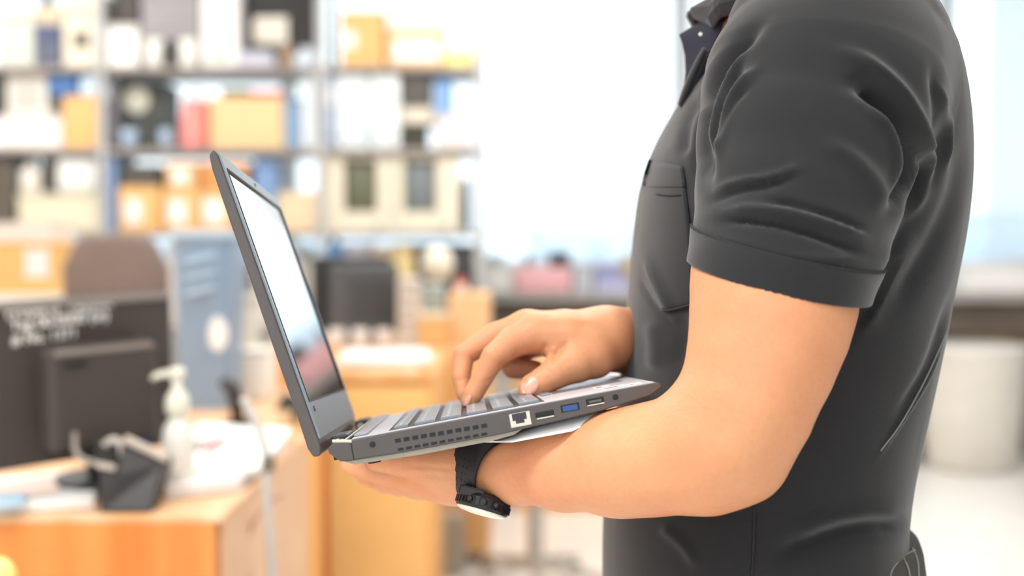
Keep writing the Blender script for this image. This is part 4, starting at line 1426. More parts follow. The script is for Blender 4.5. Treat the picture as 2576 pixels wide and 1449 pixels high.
def build_laptop():
    m_body = mat('laptop_casing', (82, 75, 73), rough=0.36, var=0.04, scale=60, bump=0.08, bscale=3000, spec=0.5)
    m_deck = mat('laptop_deck_glare', (182, 182, 188), rough=0.38, var=0.04, scale=60, bump=0.06, bscale=3000, spec=0.6)  # window glare on the dark deck put into its pale base colour
    m_bez = mat('laptop_bezel_reflection', (120, 132, 142), rough=0.30, var=0.03, scale=60, spec=0.6)  # grazing window reflection painted into the grey-blue
    m_bot = mat('laptop_underside', (158, 150, 136), rough=0.4, var=0.05, scale=60)
    m_dark = mat('port_black', (16, 15, 17), rough=0.5, var=0)
    m_key = mat('laptop_key_glare', (128, 134, 142), rough=0.32, var=0.05, scale=90, spec=0.6)  # keys lightened with the deck to carry the same glare
    m_met = mat('port_metal', (205, 198, 182), rough=0.3, metal=0.7, var=0.03)
    m_blue = mat('usb_blue', (40, 78, 140), rough=0.4, var=0)
    rt = root('laptop', lb(LDEP / 2, LWID / 2, -0.02),
              'open dark grey laptop held level in front of the person in the charcoal polo shirt', 'laptop')
    # base: profile in (u, n) swept across the width
    prof = [(0.004, 0.0), (0.0, -0.0035), (0.0005, -0.0065), (0.0075, -0.0135), (0.05, -0.0150), (0.115, -0.0155),
            (0.19, -0.0125), (0.226, -0.0085), (LDEP, -0.004), (LDEP - 0.001, -0.0008), (LDEP - 0.004, 0.0)]
    # hinge recess cut as three pieces: deck from u=.016 on, side lobes at the hinge
    main = [(0.0165, 0.0), (0.0165, -0.0139)] + prof[4:]
    mb = MB()
    mb.prism([lb(u, 0.0, n) for u, n in main], LW * LWID)
    base = mb.build('base', m_body, rt, bevel=0.0009, seg=2)
    back = [prof[0], prof[1], prof[2], prof[3], (0.0165, -0.0139), (0.0165, 0.0)]
    for v0, v1 in ((0.0, 0.012), (LWID - 0.012, LWID)):
        mb = MB()
        mb.prism([lb(u, v0, n) for u, n in back], LW * (v1 - v0))
        mb.build('hinge_cheek', m_body, rt, bevel=0.0008)
    mb = MB()
    lbox(mb, 0.0015, 0.0165, 0.012, LWID - 0.012, -0.0125, -0.0030)
    mb.build('hinge_trough', m_dark, rt)
    # deck skin
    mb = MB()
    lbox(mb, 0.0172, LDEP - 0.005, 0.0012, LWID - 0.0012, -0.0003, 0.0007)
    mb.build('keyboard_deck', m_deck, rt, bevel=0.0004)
    # underside
    under = [(0.0085, -0.0136), (0.016, -0.0172), (0.06, -0.0190), (0.112, -0.0190), (0.128, -0.0176), (0.135, -0.0145), (0.05, -0.0148)]
    mb = MB()
    mb.prism([lb(u, 0.0015, n) for u, n in under], LW * (LWID - 0.003))
    mb.build('bottom_cover', m_bot, rt, bevel=0.0008, label='pale grey underside of the laptop')
    for v in (0.035, LWID - 0.035):
        mb = MB()
        mb.lathe(lb(0.027, v, -0.0212), [(0.0045, 0), (0.005, 0.0006), (0.005, 0.003)], 16,
                 Matrix((LU, LW, LN)).transposed())
        mb.build('rubber_foot', m_dark, rt)
    # hinge hardware
    for v in (0.022, LWID - 0.062):
        mb = MB()
        lbox(mb, 0.001, 0.0125, v, v + 0.04, -0.006, 0.0035)
        h = mb.build('hinge', mat('hinge_grey', (58, 56, 60), rough=0.35, metal=0.4), rt, bevel=0.0012)
        mb = MB()
        mb.tube([lb(0.0055, v - 0.004, -0.001), lb(0.0055, v + 0.046, -0.001)], 0.0026, 12)
        mb.build('hinge_pin', m_met, h)
    mb = MB()
    mb.tube([lb(0.0095, 0.001, -0.0005), lb(0.0095, 0.012, -0.0005)], 0.0018, 10)
    mb.tube([lb(0.004, 0.0008, 0.0015), lb(0.017, 0.0008, -0.0012)], 0.0011, 8)
    mb.tube([lb(0.0125, 0.001, 0.0002), lb(0.0125, LWID - 0.012, 0.0002)], 0.0010, 8)
    mb.tube([lb(0.0022, LWID - 0.010, 0.0010), lb(0.017, LWID - 0.010, 0.0010)], 0.0014, 8)
    mb.build('hinge_link', m_met, rt)['kind'] = 'stuff'
    mb = MB()
    lbox(mb, 0.018, 0.0275, 0.012, LWID - 0.012, 0.0006, 0.0026)
    mb.build('hinge_cover', mat('hinge_cover_grey', (150, 150, 158), rough=0.35, var=0.02), rt, bevel=0.0007,
             label='light grey bar between the hinge and the keyboard')
    # keyboard: six rows, copies share one mesh per width
    pitch = 0.0186
    rows = [(0.0455, 0.0115, 0.0172, 16), (0.0600, 0.0165, pitch, 15), (0.0786, 0.0165, pitch, 15), (0.0972, 0.0165, pitch, 14),
            (0.1158, 0.0165, pitch, 14), (0.1344, 0.0165, pitch, 11)]
    tot0, tot1 = 0.0125, LWID - 0.0125
    mb = MB()
    lbox(mb, 0.0425, 0.1535, tot0 - 0.0015, tot1 + 0.0015, 0.0004, 0.00085)
    mb.build('keyboard_well', m_dark, rt)
    m_leg = mat('key_legend', (235, 238, 240), rough=0.6, var=0)
    meshes = {}

    def key(u0, du, v0, dv):
        kk = (round(du, 4), round(dv, 4))
        if kk not in meshes:
            me = bpy.data.meshes.new('key')
            bm = bmesh.new()
            g = 0.0009
            cs = [(g, g), (du - g, g), (du - g, dv - g), (g, dv - g)]
            lo = [bm.verts.new(LU * a + LW * b + LN * 0.0) for a, b in cs]
            i = 0.0006
            cs2 = [(g + i, g + i), (du - g - i, g + i), (du - g - i, dv - g - i), (g + i, dv - g - i)]
            md = [bm.verts.new(LU * a + LW * b + LN * 0.0017) for a, b in cs]
            up = [bm.verts.new(LU * a + LW * b + LN * 0.0022) for a, b in cs2]
            bm.faces.new(lo)
            bm.faces.new(up)
            for A_, B_ in ((lo, md), (md, up)):
                for j in range(4):
                    bm.faces.new((A_[j], A_[(j + 1) % 4], B_[(j + 1) % 4], B_[j]))
            # a small printed legend bar on the cap
            q = [up[0].co + LU * (du * 0.22) + LW * (dv * 0.25) + LN * 0.00004]
            lw, lh = min(0.0035, dv * 0.3), 0.0022
            lv = [bm.verts.new(q[0] + LU * a + LW * b) for a, b in ((0, 0), (lh, 0), (lh, lw), (0, lw))]
            f = bm.faces.new(lv)
            f.material_index = 1
            bmesh.ops.recalc_face_normals(bm, faces=[x for x in bm.faces if x.material_index == 0])
            bm.normal_update()
            if f.normal.dot(LN) < 0:
                f.normal_flip()
            bm.to_mesh(me)
            bm.free()
            me.materials.append(m_key)
            me.materials.append(m_leg)
            meshes[kk] = me
        o = bpy.data.objects.new('key', meshes[kk])
        o.location = lb(u0, v0, 0.0007) - Vector(rt.location)
        o.parent = rt
        SC.collection.objects.link(o)
    for ri, (u0, du, dv, n) in enumerate(rows):
        if ri == 5:
            ws = [1.2, 1, 1.2, 1.2, 5.2, 1.2, 1.1, 1.1, 1.1, 1.1, 1.1]
        elif ri == 0:
            ws = [1] * n
        else:
            ws = [1] * n
            ws[0 if ri in (2, 3, 4) else -1] = 1.6
            ws[-1] = 1.7
        sc = (tot1 - tot0) / sum(ws)
        v = tot0
        for wk in ws:
            key(u0, du, v, wk * sc)
            v += wk * sc
    # touchpad with its buttons, stickers
    mb = MB()
    lbox(mb, 0.1650, 0.2200, 0.085, 0.175, 0.0006, 0.0011)
    mb.build('touchpad', mat('touchpad_grey', (120, 118, 122), rough=0.25), rt, bevel=0.0003)
    for v0, v1 in ((0.085, 0.114), (0.115, 0.145), (0.146, 0.175)):
        mb = MB()
        lbox(mb, 0.1560, 0.1635, v0, v1, 0.0006, 0.0018)
        mb.build('touchpad_button', m_key, rt, bevel=0.0004)
    for u0, u1, v0, v1, c in ((0.196, 0.214, 0.018, 0.040, (226, 214, 222)), (0.194, 0.206, 0.050, 0.075, (222, 232, 236)),
                              (0.214, 0.224, 0.010, 0.030, (232, 234, 230))):
        mb = MB()
        lbox(mb, u0, u1, v0, v1, 0.0006, 0.00085)
        st = mb.build('sticker', mat('sticker_%d' % c[1], c, rough=0.35, var=0.02), rt, label='small pale sticker on the palm rest')
        mb = MB()
        lbox(mb, u0 + 0.002, u1 - 0.006, v0 + 0.003, v1 - 0.009, 0.0008, 0.00092)
        mb.build('sticker_print', mat('sticker_ink', (150, 120, 140), var=0), st)
    # ---------------- ports on the near side
    def srect(x0, y0, x1, y1, out=0.0003, dep=0.001):
        (ua, na), (ub, nb_) = side_un(x0, y0), side_un(x1, y1)
        return ua, ub, na, nb_

    def sbox(name, x0, y0, x1, y1, m, out=0.0003, h=None, w=None, bevel=0.0, parent=rt, label=None):
        """box on the side wall whose centre line runs between the two pixels (it follows the slope of the edge)"""
        xc, yc = (x0 + x1) / 2, (y0 + y1) / 2
        u, n = side_un(xc, yc)
        mb = MB()
        lbox(mb, u - w / 2, u + w / 2, -out, 0.002, n - h / 2, n + h / 2)
        return mb.build(name, m, parent, bevel=bevel, label=label)
    R3 = Matrix((LU, LN, -LW)).transposed()
    for (px, py, r) in ((937, 1118, 0.0021), (1548, 999, 0.0021)):
        u, n = side_un(px, py)
        mb = MB()
        mb.lathe(lb(u, 0.002, n), [(r, 0), (r, 0.0024)], 20, R3)
        nm = 'lock_slot' if px < 1000 else 'audio_jack'
        j = mb.build(nm, m_dark, rt)
        mb = MB()
        mb.lathe(lb(u, 0.0012, n), [(r * 1.28, 0), (r * 1.28, 0.0008), (r * 1.1, 0.0010)], 20, R3)
        mb.build(nm + '_ring', m_body, j)
    for i in range(11):
        f = i / 10
        sbox('vent_slot', 1001 + 217 * f, 1108 - 37 * f, 1001 + 217 * f, 1108 - 37 * f, m_dark, h=0.0027, w=0.0040)
        sbox('vent_slot', 1008 + 210 * f, 1130 - 38 * f, 1008 + 210 * f, 1130 - 38 * f, m_dark, h=0.0018, w=0.0040)
    e = sbox('network_port', 1309, 1055, 1309, 1055, m_met, out=0.0004, h=0.0098, w=0.0150, bevel=0.0005, label='silver-framed network port')
    u, n = side_un(1307, 1052)
    for (du0, du1, dn0, dn1) in ((-0.0050, 0.0050, -0.0012, 0.0036), (-0.0030, 0.0030, -0.0034, -0.0010)):
        mb = MB()
        lbox(mb, u + du0, u + du1, -0.0007, 0.001, n + dn0, n + dn1)
        mb.build('network_port_opening', mat('port_violet', (58, 50, 60), rough=0.5, var=0), e)
    hd = sbox('video_port', 1370, 1041, 1370, 1041, m_dark, h=0.0045, w=0.0138, bevel=0.001)
    sbox('video_port_lip', 1372, 1050, 1372, 1050, m_met, out=0.0005, h=0.0009, w=0.0120, parent=hd)
    ub = sbox('usb_port', 1434, 1025, 1434, 1025, m_dark, h=0.0054, w=0.0132, bevel=0.0005)
    sbox('usb_tongue', 1434, 1026, 1434, 1026, m_blue, out=0.0006, h=0.0036, w=0.0104, parent=ub, label='blue usb tongue')
    ub = sbox('usb_port', 1497, 1009, 1497, 1009, m_dark, h=0.0048, w=0.0128, bevel=0.0005)
    sbox('usb_tongue', 1497, 1009, 1497, 1009, mat('usb_grey', (96, 92, 94), var=0), out=0.0006, h=0.0016, w=0.0088, parent=ub)
    sbox('usb_lip', 1499, 1017, 1499, 1017, m_met, out=0.0005, h=0.0008, w=0.0120, parent=ub)
    # ---------------- lid
    prof = [(-0.006, 0.0015), (-0.0075, 0.0035), (-0.0065, 0.0075), (0.0, 0.0092), (0.02, 0.0088), (0.205, 0.0072), (0.2145, 0.0058),
            (0.2175, 0.0030), (0.2160, 0.0006), (0.2120, 0.0), (0.0, 0.0)]
    mb = MB()
    mb.prism([ll(s, 0.0, t) for s, t in prof], LW * LWID)
    lid = mb.build('lid', m_body, rt, bevel=0.0012, seg=3)
    s0, s1, v0, v1 = 0.031, 0.2030, 0.0095, LWID - 0.011
    mb = MB()
    for a in ((0.004, s0, 0.0015, LWID - 0.0015), (s1, 0.2135, 0.0015, LWID - 0.0015), (s0, s1, 0.0015, v0), (s0, s1, v1, LWID - 0.0015)):
        llbox(mb, a[0], a[1], a[2], a[3], -0.0014, 0.0004)
    bz = mb.build('screen_bezel', m_bez, lid, label='grey frame round the screen, window reflection in its colour')
    mb = MB()
    llbox(mb, s0, s1, v0, v1, -0.0005, 0.0003)
    md = mat('screen_glass', (10, 12, 15), rough=0.045, var=0, spec=0.9, coat=1.0)
    md.node_tree.nodes['Principled BSDF'].inputs['IOR'].default_value = 1.7
    md.node_tree.nodes['Principled BSDF'].inputs['Coat Roughness'].default_value = 0.03
    mb.build('screen', md, lid, label='switched-off glossy screen')
    mb = MB()
    e_ = 0.0011
    for a in ((s0 - e_, s0 + e_ * .2, v0, v1), (s1 - e_ * .2, s1 + e_, v0, v1), (s0, s1, v0 - e_, v0 + e_ * .2), (s0, s1, v1 - e_ * .2, v1 + e_)):
        llbox(mb, a[0], a[1], a[2], a[3], -0.0018, 0.0)
    mb.build('screen_gasket', m_dark, lid)
    mb = MB()
    mb.lathe(ll(0.209, LWID / 2, -0.0014), [(0.0016, -0.0004), (0.0016, 0.0006)], 14, Matrix((LS, LW, LT)).transposed())
    mb.build('webcam', m_dark, lid)
    mb = MB()
    llbox(mb, 0.0225, 0.0265, 0.018, 0.024, -0.0019, -0.0010)
    mb.build('lid_mark', mat('mark_grey', (70, 78, 86), var=0), lid)
    return rt


build_laptop()

# sheet of paper lying under the laptop
def build_paper():
    rows = []
    prof = [(-0.0235, 0), (-0.0215, .35), (-0.0205, 1)]
    near = [P(1188, 1108, 0.835), P(1290, 1113, 0.828), P(1360, 1100, 0.828), P(1440, 1085, 0.83), P(1500, 1056, 0.832), P(1538, 1036, 0.835)]
    us = [side_un(px, 1080)[0] for px in (1188, 1290, 1360, 1440, 1500, 1538)]

    def under(u, v):
        nn = np.interp(u, [0.0, 0.112, 0.13, 0.14, 0.19, 0.24], [-0.0200, -0.0200, -0.0190, -0.0165, -0.0136, -0.0095])
        return lb(u, v, nn)
    far = [(1345, 986, 1.11), (1385, 972, 1.113), (1425, 961, 1.116), (1465, 952, 1.12), (1510, 943, 1.123), (1556, 936, 1.125)]
    for k in range(6):
        rows.append([near[k], near[k].lerp(under(us[k], 0.012), 0.5), under(us[k], 0.015), under(us[k], 0.1),
                     under(us[k] + 0.01, 0.2), under(us[k] + 0.03, 0.24), under(us[k] + 0.04, 0.267),
                     under(us[k] + 0.045, 0.271).lerp(P(*far[k]), 0.55), P(*far[k])])
    mb = MB()
    mb.grid(rows)
    o = plain('paper', mb, mat('paper_white', (246, 247, 248), rough=0.6, var=0.02),
              'white sheet of paper pinched under the laptop base', 'paper', smooth=True)
    s = o.modifiers.new('solid', 'SOLIDIFY')
    s.thickness = 0.0003
    return o


build_paper()
# ------------------------------------------------------------------ person
person = root('person', (P(1950, 1500, 1.0).x, 1.02, 0.0),
              'person in a charcoal polo shirt standing side-on and holding an open laptop', 'person')


def chain(p, pts, k):
    """pts: (px, py, depth, radius m)"""
    ds = []
    for a, b in zip(pts[:-1], pts[1:]):
        ds.append(rcone(p, P(*a[:3]), P(*b[:3]), a[3], b[3]))
    return union(ds, k * .3)


def rp(px, py, d, r):
    return (px, py, d, r * d / 3000.0)


L_UP = [rp(2010, 300, .86, 120), rp(1975, 480, .84, 150), rp(1955, 600, .825, 182), rp(1948, 690, .82, 203), rp(1945, 760, .815, 203), rp(1933, 830, .81, 193), rp(1912, 910, .805, 180),
        rp(1877, 1010, .80, 168), rp(1828, 1098, .80, 149)]
L_FO = [rp(1828, 1098, .80, 149), rp(1765, 1125, .805, 145), rp(1705, 1145, .815, 141), rp(1630, 1157, .826, 136), rp(1555, 1166, .838, 131), rp(1420, 1183, .858, 99),
        rp(1300, 1190, .882, 75), rp(1215, 1185, .90, 67), rp(1140, 1188, .925, 60)]


def sd_left_arm(p):
    a = chain(p, L_UP, .02)
    b = chain(p, L_FO, .025)
    d = smin(a, b, .018)
    ole = rcone(p, P(1873, 1168, .80), P(1790, 1208, .80), .0205, .0175)
    return smin(d, ole, .02)


def sd_left_hand(p):
    ds = []
    # palm
    ds.append(rcone(p, P(1150, 1190, .92), P(1045, 1190, .965), .021, .0150))
    ds.append(rcone(p, P(1150, 1200, .93), P(1048, 1206, .985), .020, .0140))
    ds.append(rcone(p, P(1155, 1205, .945), P(1068, 1212, 1.005), .019, .0130))
    palm = union(ds, .012)

    def fin(*q):
        return chain(p, q, .004)
    f1 = fin((1045, 1192, .965, .0125), (965, 1190, .99, .0105), (908, 1178, 1.012, .0092), (882, 1170, 1.03, .0078))
    f2 = fin((1048, 1208, .985, .0125), (970, 1210, 1.015, .0105), (925, 1196, 1.045, .0092), (905, 1182, 1.065, .0080))
    f3 = fin((1068, 1214, 1.005, .0120), (1005, 1220, 1.04, .0100), (960, 1206, 1.07, .0088), (940, 1192, 1.09, .0078))
    f4 = fin((1085, 1216, 1.02, .0110), (1040, 1220, 1.055, .0090), (1005, 1208, 1.08, .0080), (985, 1196, 1.095, .0070))
    th = chain(p, [(1165, 1170, .905, .0200), (1085, 1165, .915, .0155), (1010, 1160, .935, .0115), (950, 1156, .955, .0095)], .008)
    fs = union([f1, f2, f3, f4], .0025)
    return smin(smin(palm, fs, .009), th, .010)


def sd_right_hand(p):
    wr = rcone(p, P(1615, 860, 1.03), P(1532, 853, 1.0), .0268, .0225)
    mi = chain(p, [(1520, 850, .985, .0215), (1430, 842, .976, .0180), (1350, 836, .974, .0150)], .01)
    mm = chain(p, [(1520, 848, 1.0, .0205), (1420, 833, .998, .0180), (1325, 824, .998, .0140)], .01)
    mr = chain(p, [(1525, 852, 1.01, .0195), (1420, 842, 1.018, .0160), (1325, 842, 1.020, .0130)], .01)
    mp = chain(p, [(1530, 855, 1.02, .0200), (1430, 855, 1.032, .0140), (1340, 862, 1.038, .0115)], .01)
    palm = union([mi, mm, mr, mp], .012)
    idx = chain(p, [(1350, 838, .974, .0148), (1290, 860, .970, .0128), (1243, 897, .967, .0102), (1212, 952, .965, .0086), (1192, 990, .9635, .0078), (1181, 1009, .963, .0064)], .003)
    mid = chain(p, [(1325, 824, .998, .0138), (1250, 845, .997, .0118), (1167, 892, .995, .0090), (1160, 948, .988, .0078), (1168, 988, .984, .0070), (1176, 1002, .983, .0066)], .003)
    rin = chain(p, [(1325, 842, 1.020, .0130), (1268, 890, 1.026, .0110), (1290, 925, 1.024, .0092), (1345, 930, 1.018, .0080)], .003)
    pin = chain(p, [(1340, 862, 1.038, .0115), (1285, 900, 1.045, .0095), (1300, 930, 1.043, .0082), (1345, 934, 1.038, .0070)], .003)
    thn = chain(p, [(1528, 868, .985, .0190), (1490, 890, .972, .0205), (1450, 910, .964, .0170), (1398, 938, .957, .0128), (1370, 956, .955, .0112),
                    (1340, 973, .954, .0102), (1333, 980, .954, .0094)], .006)
    web = chain(p, [(1470, 870, .972, .0150), (1400, 862, .972, .0120)], .01)
    fs = smin(smin(idx, mid, .0016), smin(rin, pin, .002), .0015)
    d = smin(palm, fs, .007)
    d = smin(d, web, .012)
    d = smin(d, wr, .02)
    d = smin(d, thn, .0075)
    # crease of the web and knuckle wrinkles
    cr = rcone(p, P(1352, 905, .960), P(1376, 872, .953), .0016, .0012)
    d = smax(d, -cr, .003)
    cr = rcone(p, P(1395, 893, .955), P(1420, 860, .953), .0018, .0010)
    d = smax(d, -cr, .003)
    return d


def sd_right_arm(p):
    return chain(p, [(1600, 860, 1.025, .0266), (1720, 875, 1.09, .0390), (1850, 900, 1.17, .0440), (1900, 880, 1.19, .045), (2000, 500, 1.20, .050), (2040, 250, 1.17, .055)], .02)


HC = P(1965, -420, 1.0)


def sd_torso_head(p):
    t = rcone(p, P(1925, 1480, 1.02), P(1990, 700, 1.02), .100, .095)
    t = smin(t, rcone(p, P(1990, 700, 1.02), P(2060, 230, 1.02), .095, .105), .05)
    t = smin(t, rcone(p, P(2050, 190, .90), P(2050, 190, 1.14), .060, .060), .05)
    t = smin(t, rcone(p, P(2070, 60, 1.02), P(2010, -230, 1.02), .060, .057), .04)
    c = HC + Vector((0, .02, 0))
    h = ellip(p, c + Vector((.012, 0, .045)), (.098, .077, .092))
    h = smin(h, ellip(p, c + Vector((-.030, 0, -.035)), (.066, .060, .085)), .03)
    h = smin(h, ellip(p, c + Vector((-.070, 0, -.095)), (.024, .028, .022)), .02)
    h = smin(h, rcone(p, c + Vector((-.090, 0, .012)), c + Vector((-.112, 0, -.028)), .008, .011), .012)
    h = smin(h, ellip(p, c + Vector((-.094, 0, -.058)), (.010, .024, .007)), .006)
    h = smin(h, ellip(p, c + Vector((-.094, 0, -.068)), (.009, .021, .007)), .006)
    h = smin(h, rcone(p, c + Vector((-.090, -.035, .028)), c + Vector((-.090, .035, .028)), .009, .009), .012)
    for s in (-1, 1):
        h = smin(h, ellip(p, c + Vector((.005, s * .078, -.015)), (.018, .008, .032)), .006)
        h = smin(h, ellip(p, c + Vector((-.083, s * .032, .008)), (.012, .014, .010)), .004)
    return smin(t, h, .02)


_lhc, _rhc = P(1060, 1190, .98), P(1370, 890, .99)


def sd_body(p):
    d = culled(p, P(1750, 1000, .83), .34, sd_left_arm)
    d = smin(d, culled(p, _lhc, .13, sd_left_hand), .012)
    r = culled(p, P(1850, 600, 1.12), .30, sd_right_arm)
    r = smin(r, culled(p, _rhc, .13, sd_right_hand), .01)
    d = smin(d, r, .004)
    t = culled(p, P(2010, 500, 1.02), .75, sd_torso_head)
    d = smin(d, t, .006)
    return d


m_skin = mat('skin', (230, 166, 122), rough=0.48, var=0.035, scale=14, bump=0.25, bscale=420, sss=0.10, spec=0.35, kind='skin')


HAND_LINES = [
    ([(1350, 912), (1358, 888), (1376, 862)], 5, -1.7), ([(1338, 900), (1366, 898), (1390, 884)], 4, -1.0),
    ([(1390, 918), (1402, 888), (1428, 858)], 5, -1.9), ([(1370, 908), (1384, 888), (1398, 872)], 7, 1.6),
    ([(1146, 954), (1160, 957), (1180, 949)], 3, -.7), ([(1212, 962), (1226, 960), (1240, 950)], 3, -.6),
    ([(1255, 925), (1268, 908)], 4, -.8), ([(1290, 902), (1304, 884)], 4, -.9), ([(1366, 930), (1384, 935), (1398, 950)], 4, -.5),
    ([(1345, 812), (1430, 806), (1510, 812)], 9, .6), ([(1345, 830), (1430, 836), (1500, 846)], 8, .5),
    ([(1010, 1172), (1080, 1176), (1150, 1180)], 6, -.9), ([(980, 1205), (1060, 1196), (1140, 1200)], 8, -.8),
    ([(1300, 1165), (1400, 1140), (1500, 1110)], 26, .8), ([(1560, 1240), (1650, 1200), (1760, 1180)], 30, -.8),
    ([(1800, 820), (1830, 940), (1790, 1040)], 40, .9)]


def build_body():
    V, F = mesh_sdf(sd_body, (-.20, .70, .60), (.50, 1.34, 1.80), .0019)
    N = np_normals(V, F)
    q = to_px(V)
    cv = np.array((0, 0, CAMZ)) - V
    fac = np.clip((N * cv).sum(1) / np.linalg.norm(cv, axis=1) / .3, 0, 1) * (V[:, 1] < 1.01)
    D = np.zeros(len(V))
    for pl, w, amp in HAND_LINES:
        pl = smooth_pl(pl)
        d, t = seg_dist(q, pl)
        D += amp * .001 * np.exp(-(d / w) ** 2) * np.clip(np.minimum(t, 1 - t) / .25 + .15, 0, 1)
    V = V + N * (D * fac)[:, None]
    b = np_mesh('body', V, F, m_skin, person)
    return b


BODY = build_body()

# fingernails: thin caps on thumb and index
def build_nail(c, nrm, along, w, l):
    n = Vector(nrm).normalized()
    a = Vector(along)
    a = (a - n * a.dot(n)).normalized()
    b = n.cross(a)
    rows = []
    for i in range(9):
        t = -1 + 2 * i / 8
        row = []
        for j in range(9):
            s = -1 + 2 * j / 8
            rr = math.sqrt(max(0.0, 1 - abs(t) ** 2.6))
            x = s * w * rr
            row.append(Vector(c) + a * (t * l) + b * x - n * (0.9 * (s * rr) ** 2 * w * 0.42 + 0.12 * t * t * l) )
        rows.append(row)
    mb = MB()
    mb.grid(rows, n * -0.0012)
    return mb.build('fingernail', mat('nail', (232, 172, 148), rough=0.25, var=0.0, spec=0.6), person, smooth=True)


# ------------------------------------------------------------------ polo shirt
TR = [  # row y, front x, back x, half width
    (-190, 1960, 2110, .050), (-120, 1930, 2150, .058), (-70, 1880, 2230, .095), (-20, 1905, 2268, .130), (40, 1868, 2325, .155), (100, 1822, 2382, .170), (200, 1748, 2418, .180),
    (300, 1688, 2440, .182), (380, 1648, 2450, .180), (480, 1618, 2454, .176), (600, 1605, 2442, .172), (700, 1597, 2424, .168),
    (800, 1588, 2408, .166), (900, 1580, 2390, .164), (1000, 1572, 2370, .162), (1100, 1560, 2349, .162), (1200, 1545, 2326, .164),
    (1300, 1532, 2312, .168), (1360, 1529, 2309, .170), (1450, 1527, 2316, .174), (1650, 1530, 2330, .180)]
_tz, _tc, _ta, _tb = [], [], [], []
TCY = 1.02
for (y_, f_, b_, w_) in TR:
    pf, pb = P(f_, y_, .995), P(b_, y_, .955)
    pf.z = pb.z = P(f_, y_, .98).z
    _tz.append(pf.z)
    _tc.append((pf.x + pb.x) / 2)
    _ta.append((pb.x - pf.x) / 2)
    _tb.append(w_)
_tz, _tc, _ta, _tb = [np.array(q)[::-1] for q in (_tz, _tc, _ta, _tb)]


def _ip(z, arr):
    # smooth the piecewise-linear profile a little
    return (np.interp(z, _tz, arr) * 2 + np.interp(z - .015, _tz, arr) + np.interp(z + .015, _tz, arr)) / 4


def sd_loft(p, grow=0.0):
    z = p[:, 2]
    cx, a, b = _ip(z, _tc), _ip(z, _ta) + grow, _ip(z, _tb) + grow
    e = 2.35
    x, y = np.abs(p[:, 0] - cx) / a, np.abs(p[:, 1] - TCY) / b
    r = (x ** e + y ** e) ** (1 / e)
    return (r - 1) * np.minimum(a, b)


SL = [(2070, 110, .885, .0720), (2065, 240, .865, .0860), (2030, 360, .85, .0780), (2008, 480, .84, .0718), (1985, 600, .83, .0665),
      (1962, 690, .822, .0622), (1945, 770, .82, .0600)]
SR = [(2070, 130, 1.155, .088), (2040, 300, 1.19, .078), (2015, 480, 1.20, .070), (1985, 700, 1.22, .062)]


def plane3(a, b, c):
    n = (b - a).cross(c - a).normalized()
    return np.array(n), float(n.dot(a))


hemN, hemD = plane3(P(1732, 662, .82), P(2165, 755, .82), P(1945, 738, .762))
if hemN[2] > 0:
    hemN, hemD = -hemN, -hemD          # points down, outwards
rhN, rhD = np.array((0, 0, -1.0)), -float(P(1985, 640, 1.2).z)


def sleeve_len(p):
    return p @ hemN - hemD            # >0 beyond the hem


def sd_sleeve(p, grow=0.0):
    return chain(p, SL, .01) - grow


def sd_shirt(p):
    t = sd_loft(p)
    zt, zb = P(2000, 90, 1).z, P(2000, 330, 1).z
    k = np.interp(p[:, 2], [zb, zt], [.012, .035])
    s = culled(p, P(2010, 430, .85), .24, sd_sleeve)
    sl = sleeve_len(p)
    s = smax(s, sl + .0225, .0012)
    s2 = culled(p, P(2020, 430, 1.19), .24, lambda q: chain(q, SR, .01))
    s2 = np.maximum(s2, p @ rhN - rhD)
    d = smin(t, smin(s, s2, .01), k)
    # top closes at the neck, bottom hem
    d = np.maximum(d, p[:, 2] - P(2030, -120, 1).z)
    return d


_h1 = P(2312, 1366, 1.0)
_h2 = P(2190, 1490, 1.0)
_hs = (_h2.z - _h1.z) / (_h2.x - _h1.x)


def sd_shirt_cut(p):
    d = sd_shirt(p)
    zc = np.minimum(np.maximum(_h1.z + (p[:, 0] - _h1.x) * _hs, P(2000, 1560, 1).z), _h1.z)
    return np.maximum(d, (zc - p[:, 2]) * 0.7)


m_shirt = mat('shirt_fabric', (34, 34, 36), rough=0.85, var=0.05, scale=30, bump=0.22, bscale=1500, spec=0.3, sheen=0.3)
m_seam = mat('shirt_seam', (40, 40, 42), rough=0.9, var=0.0)

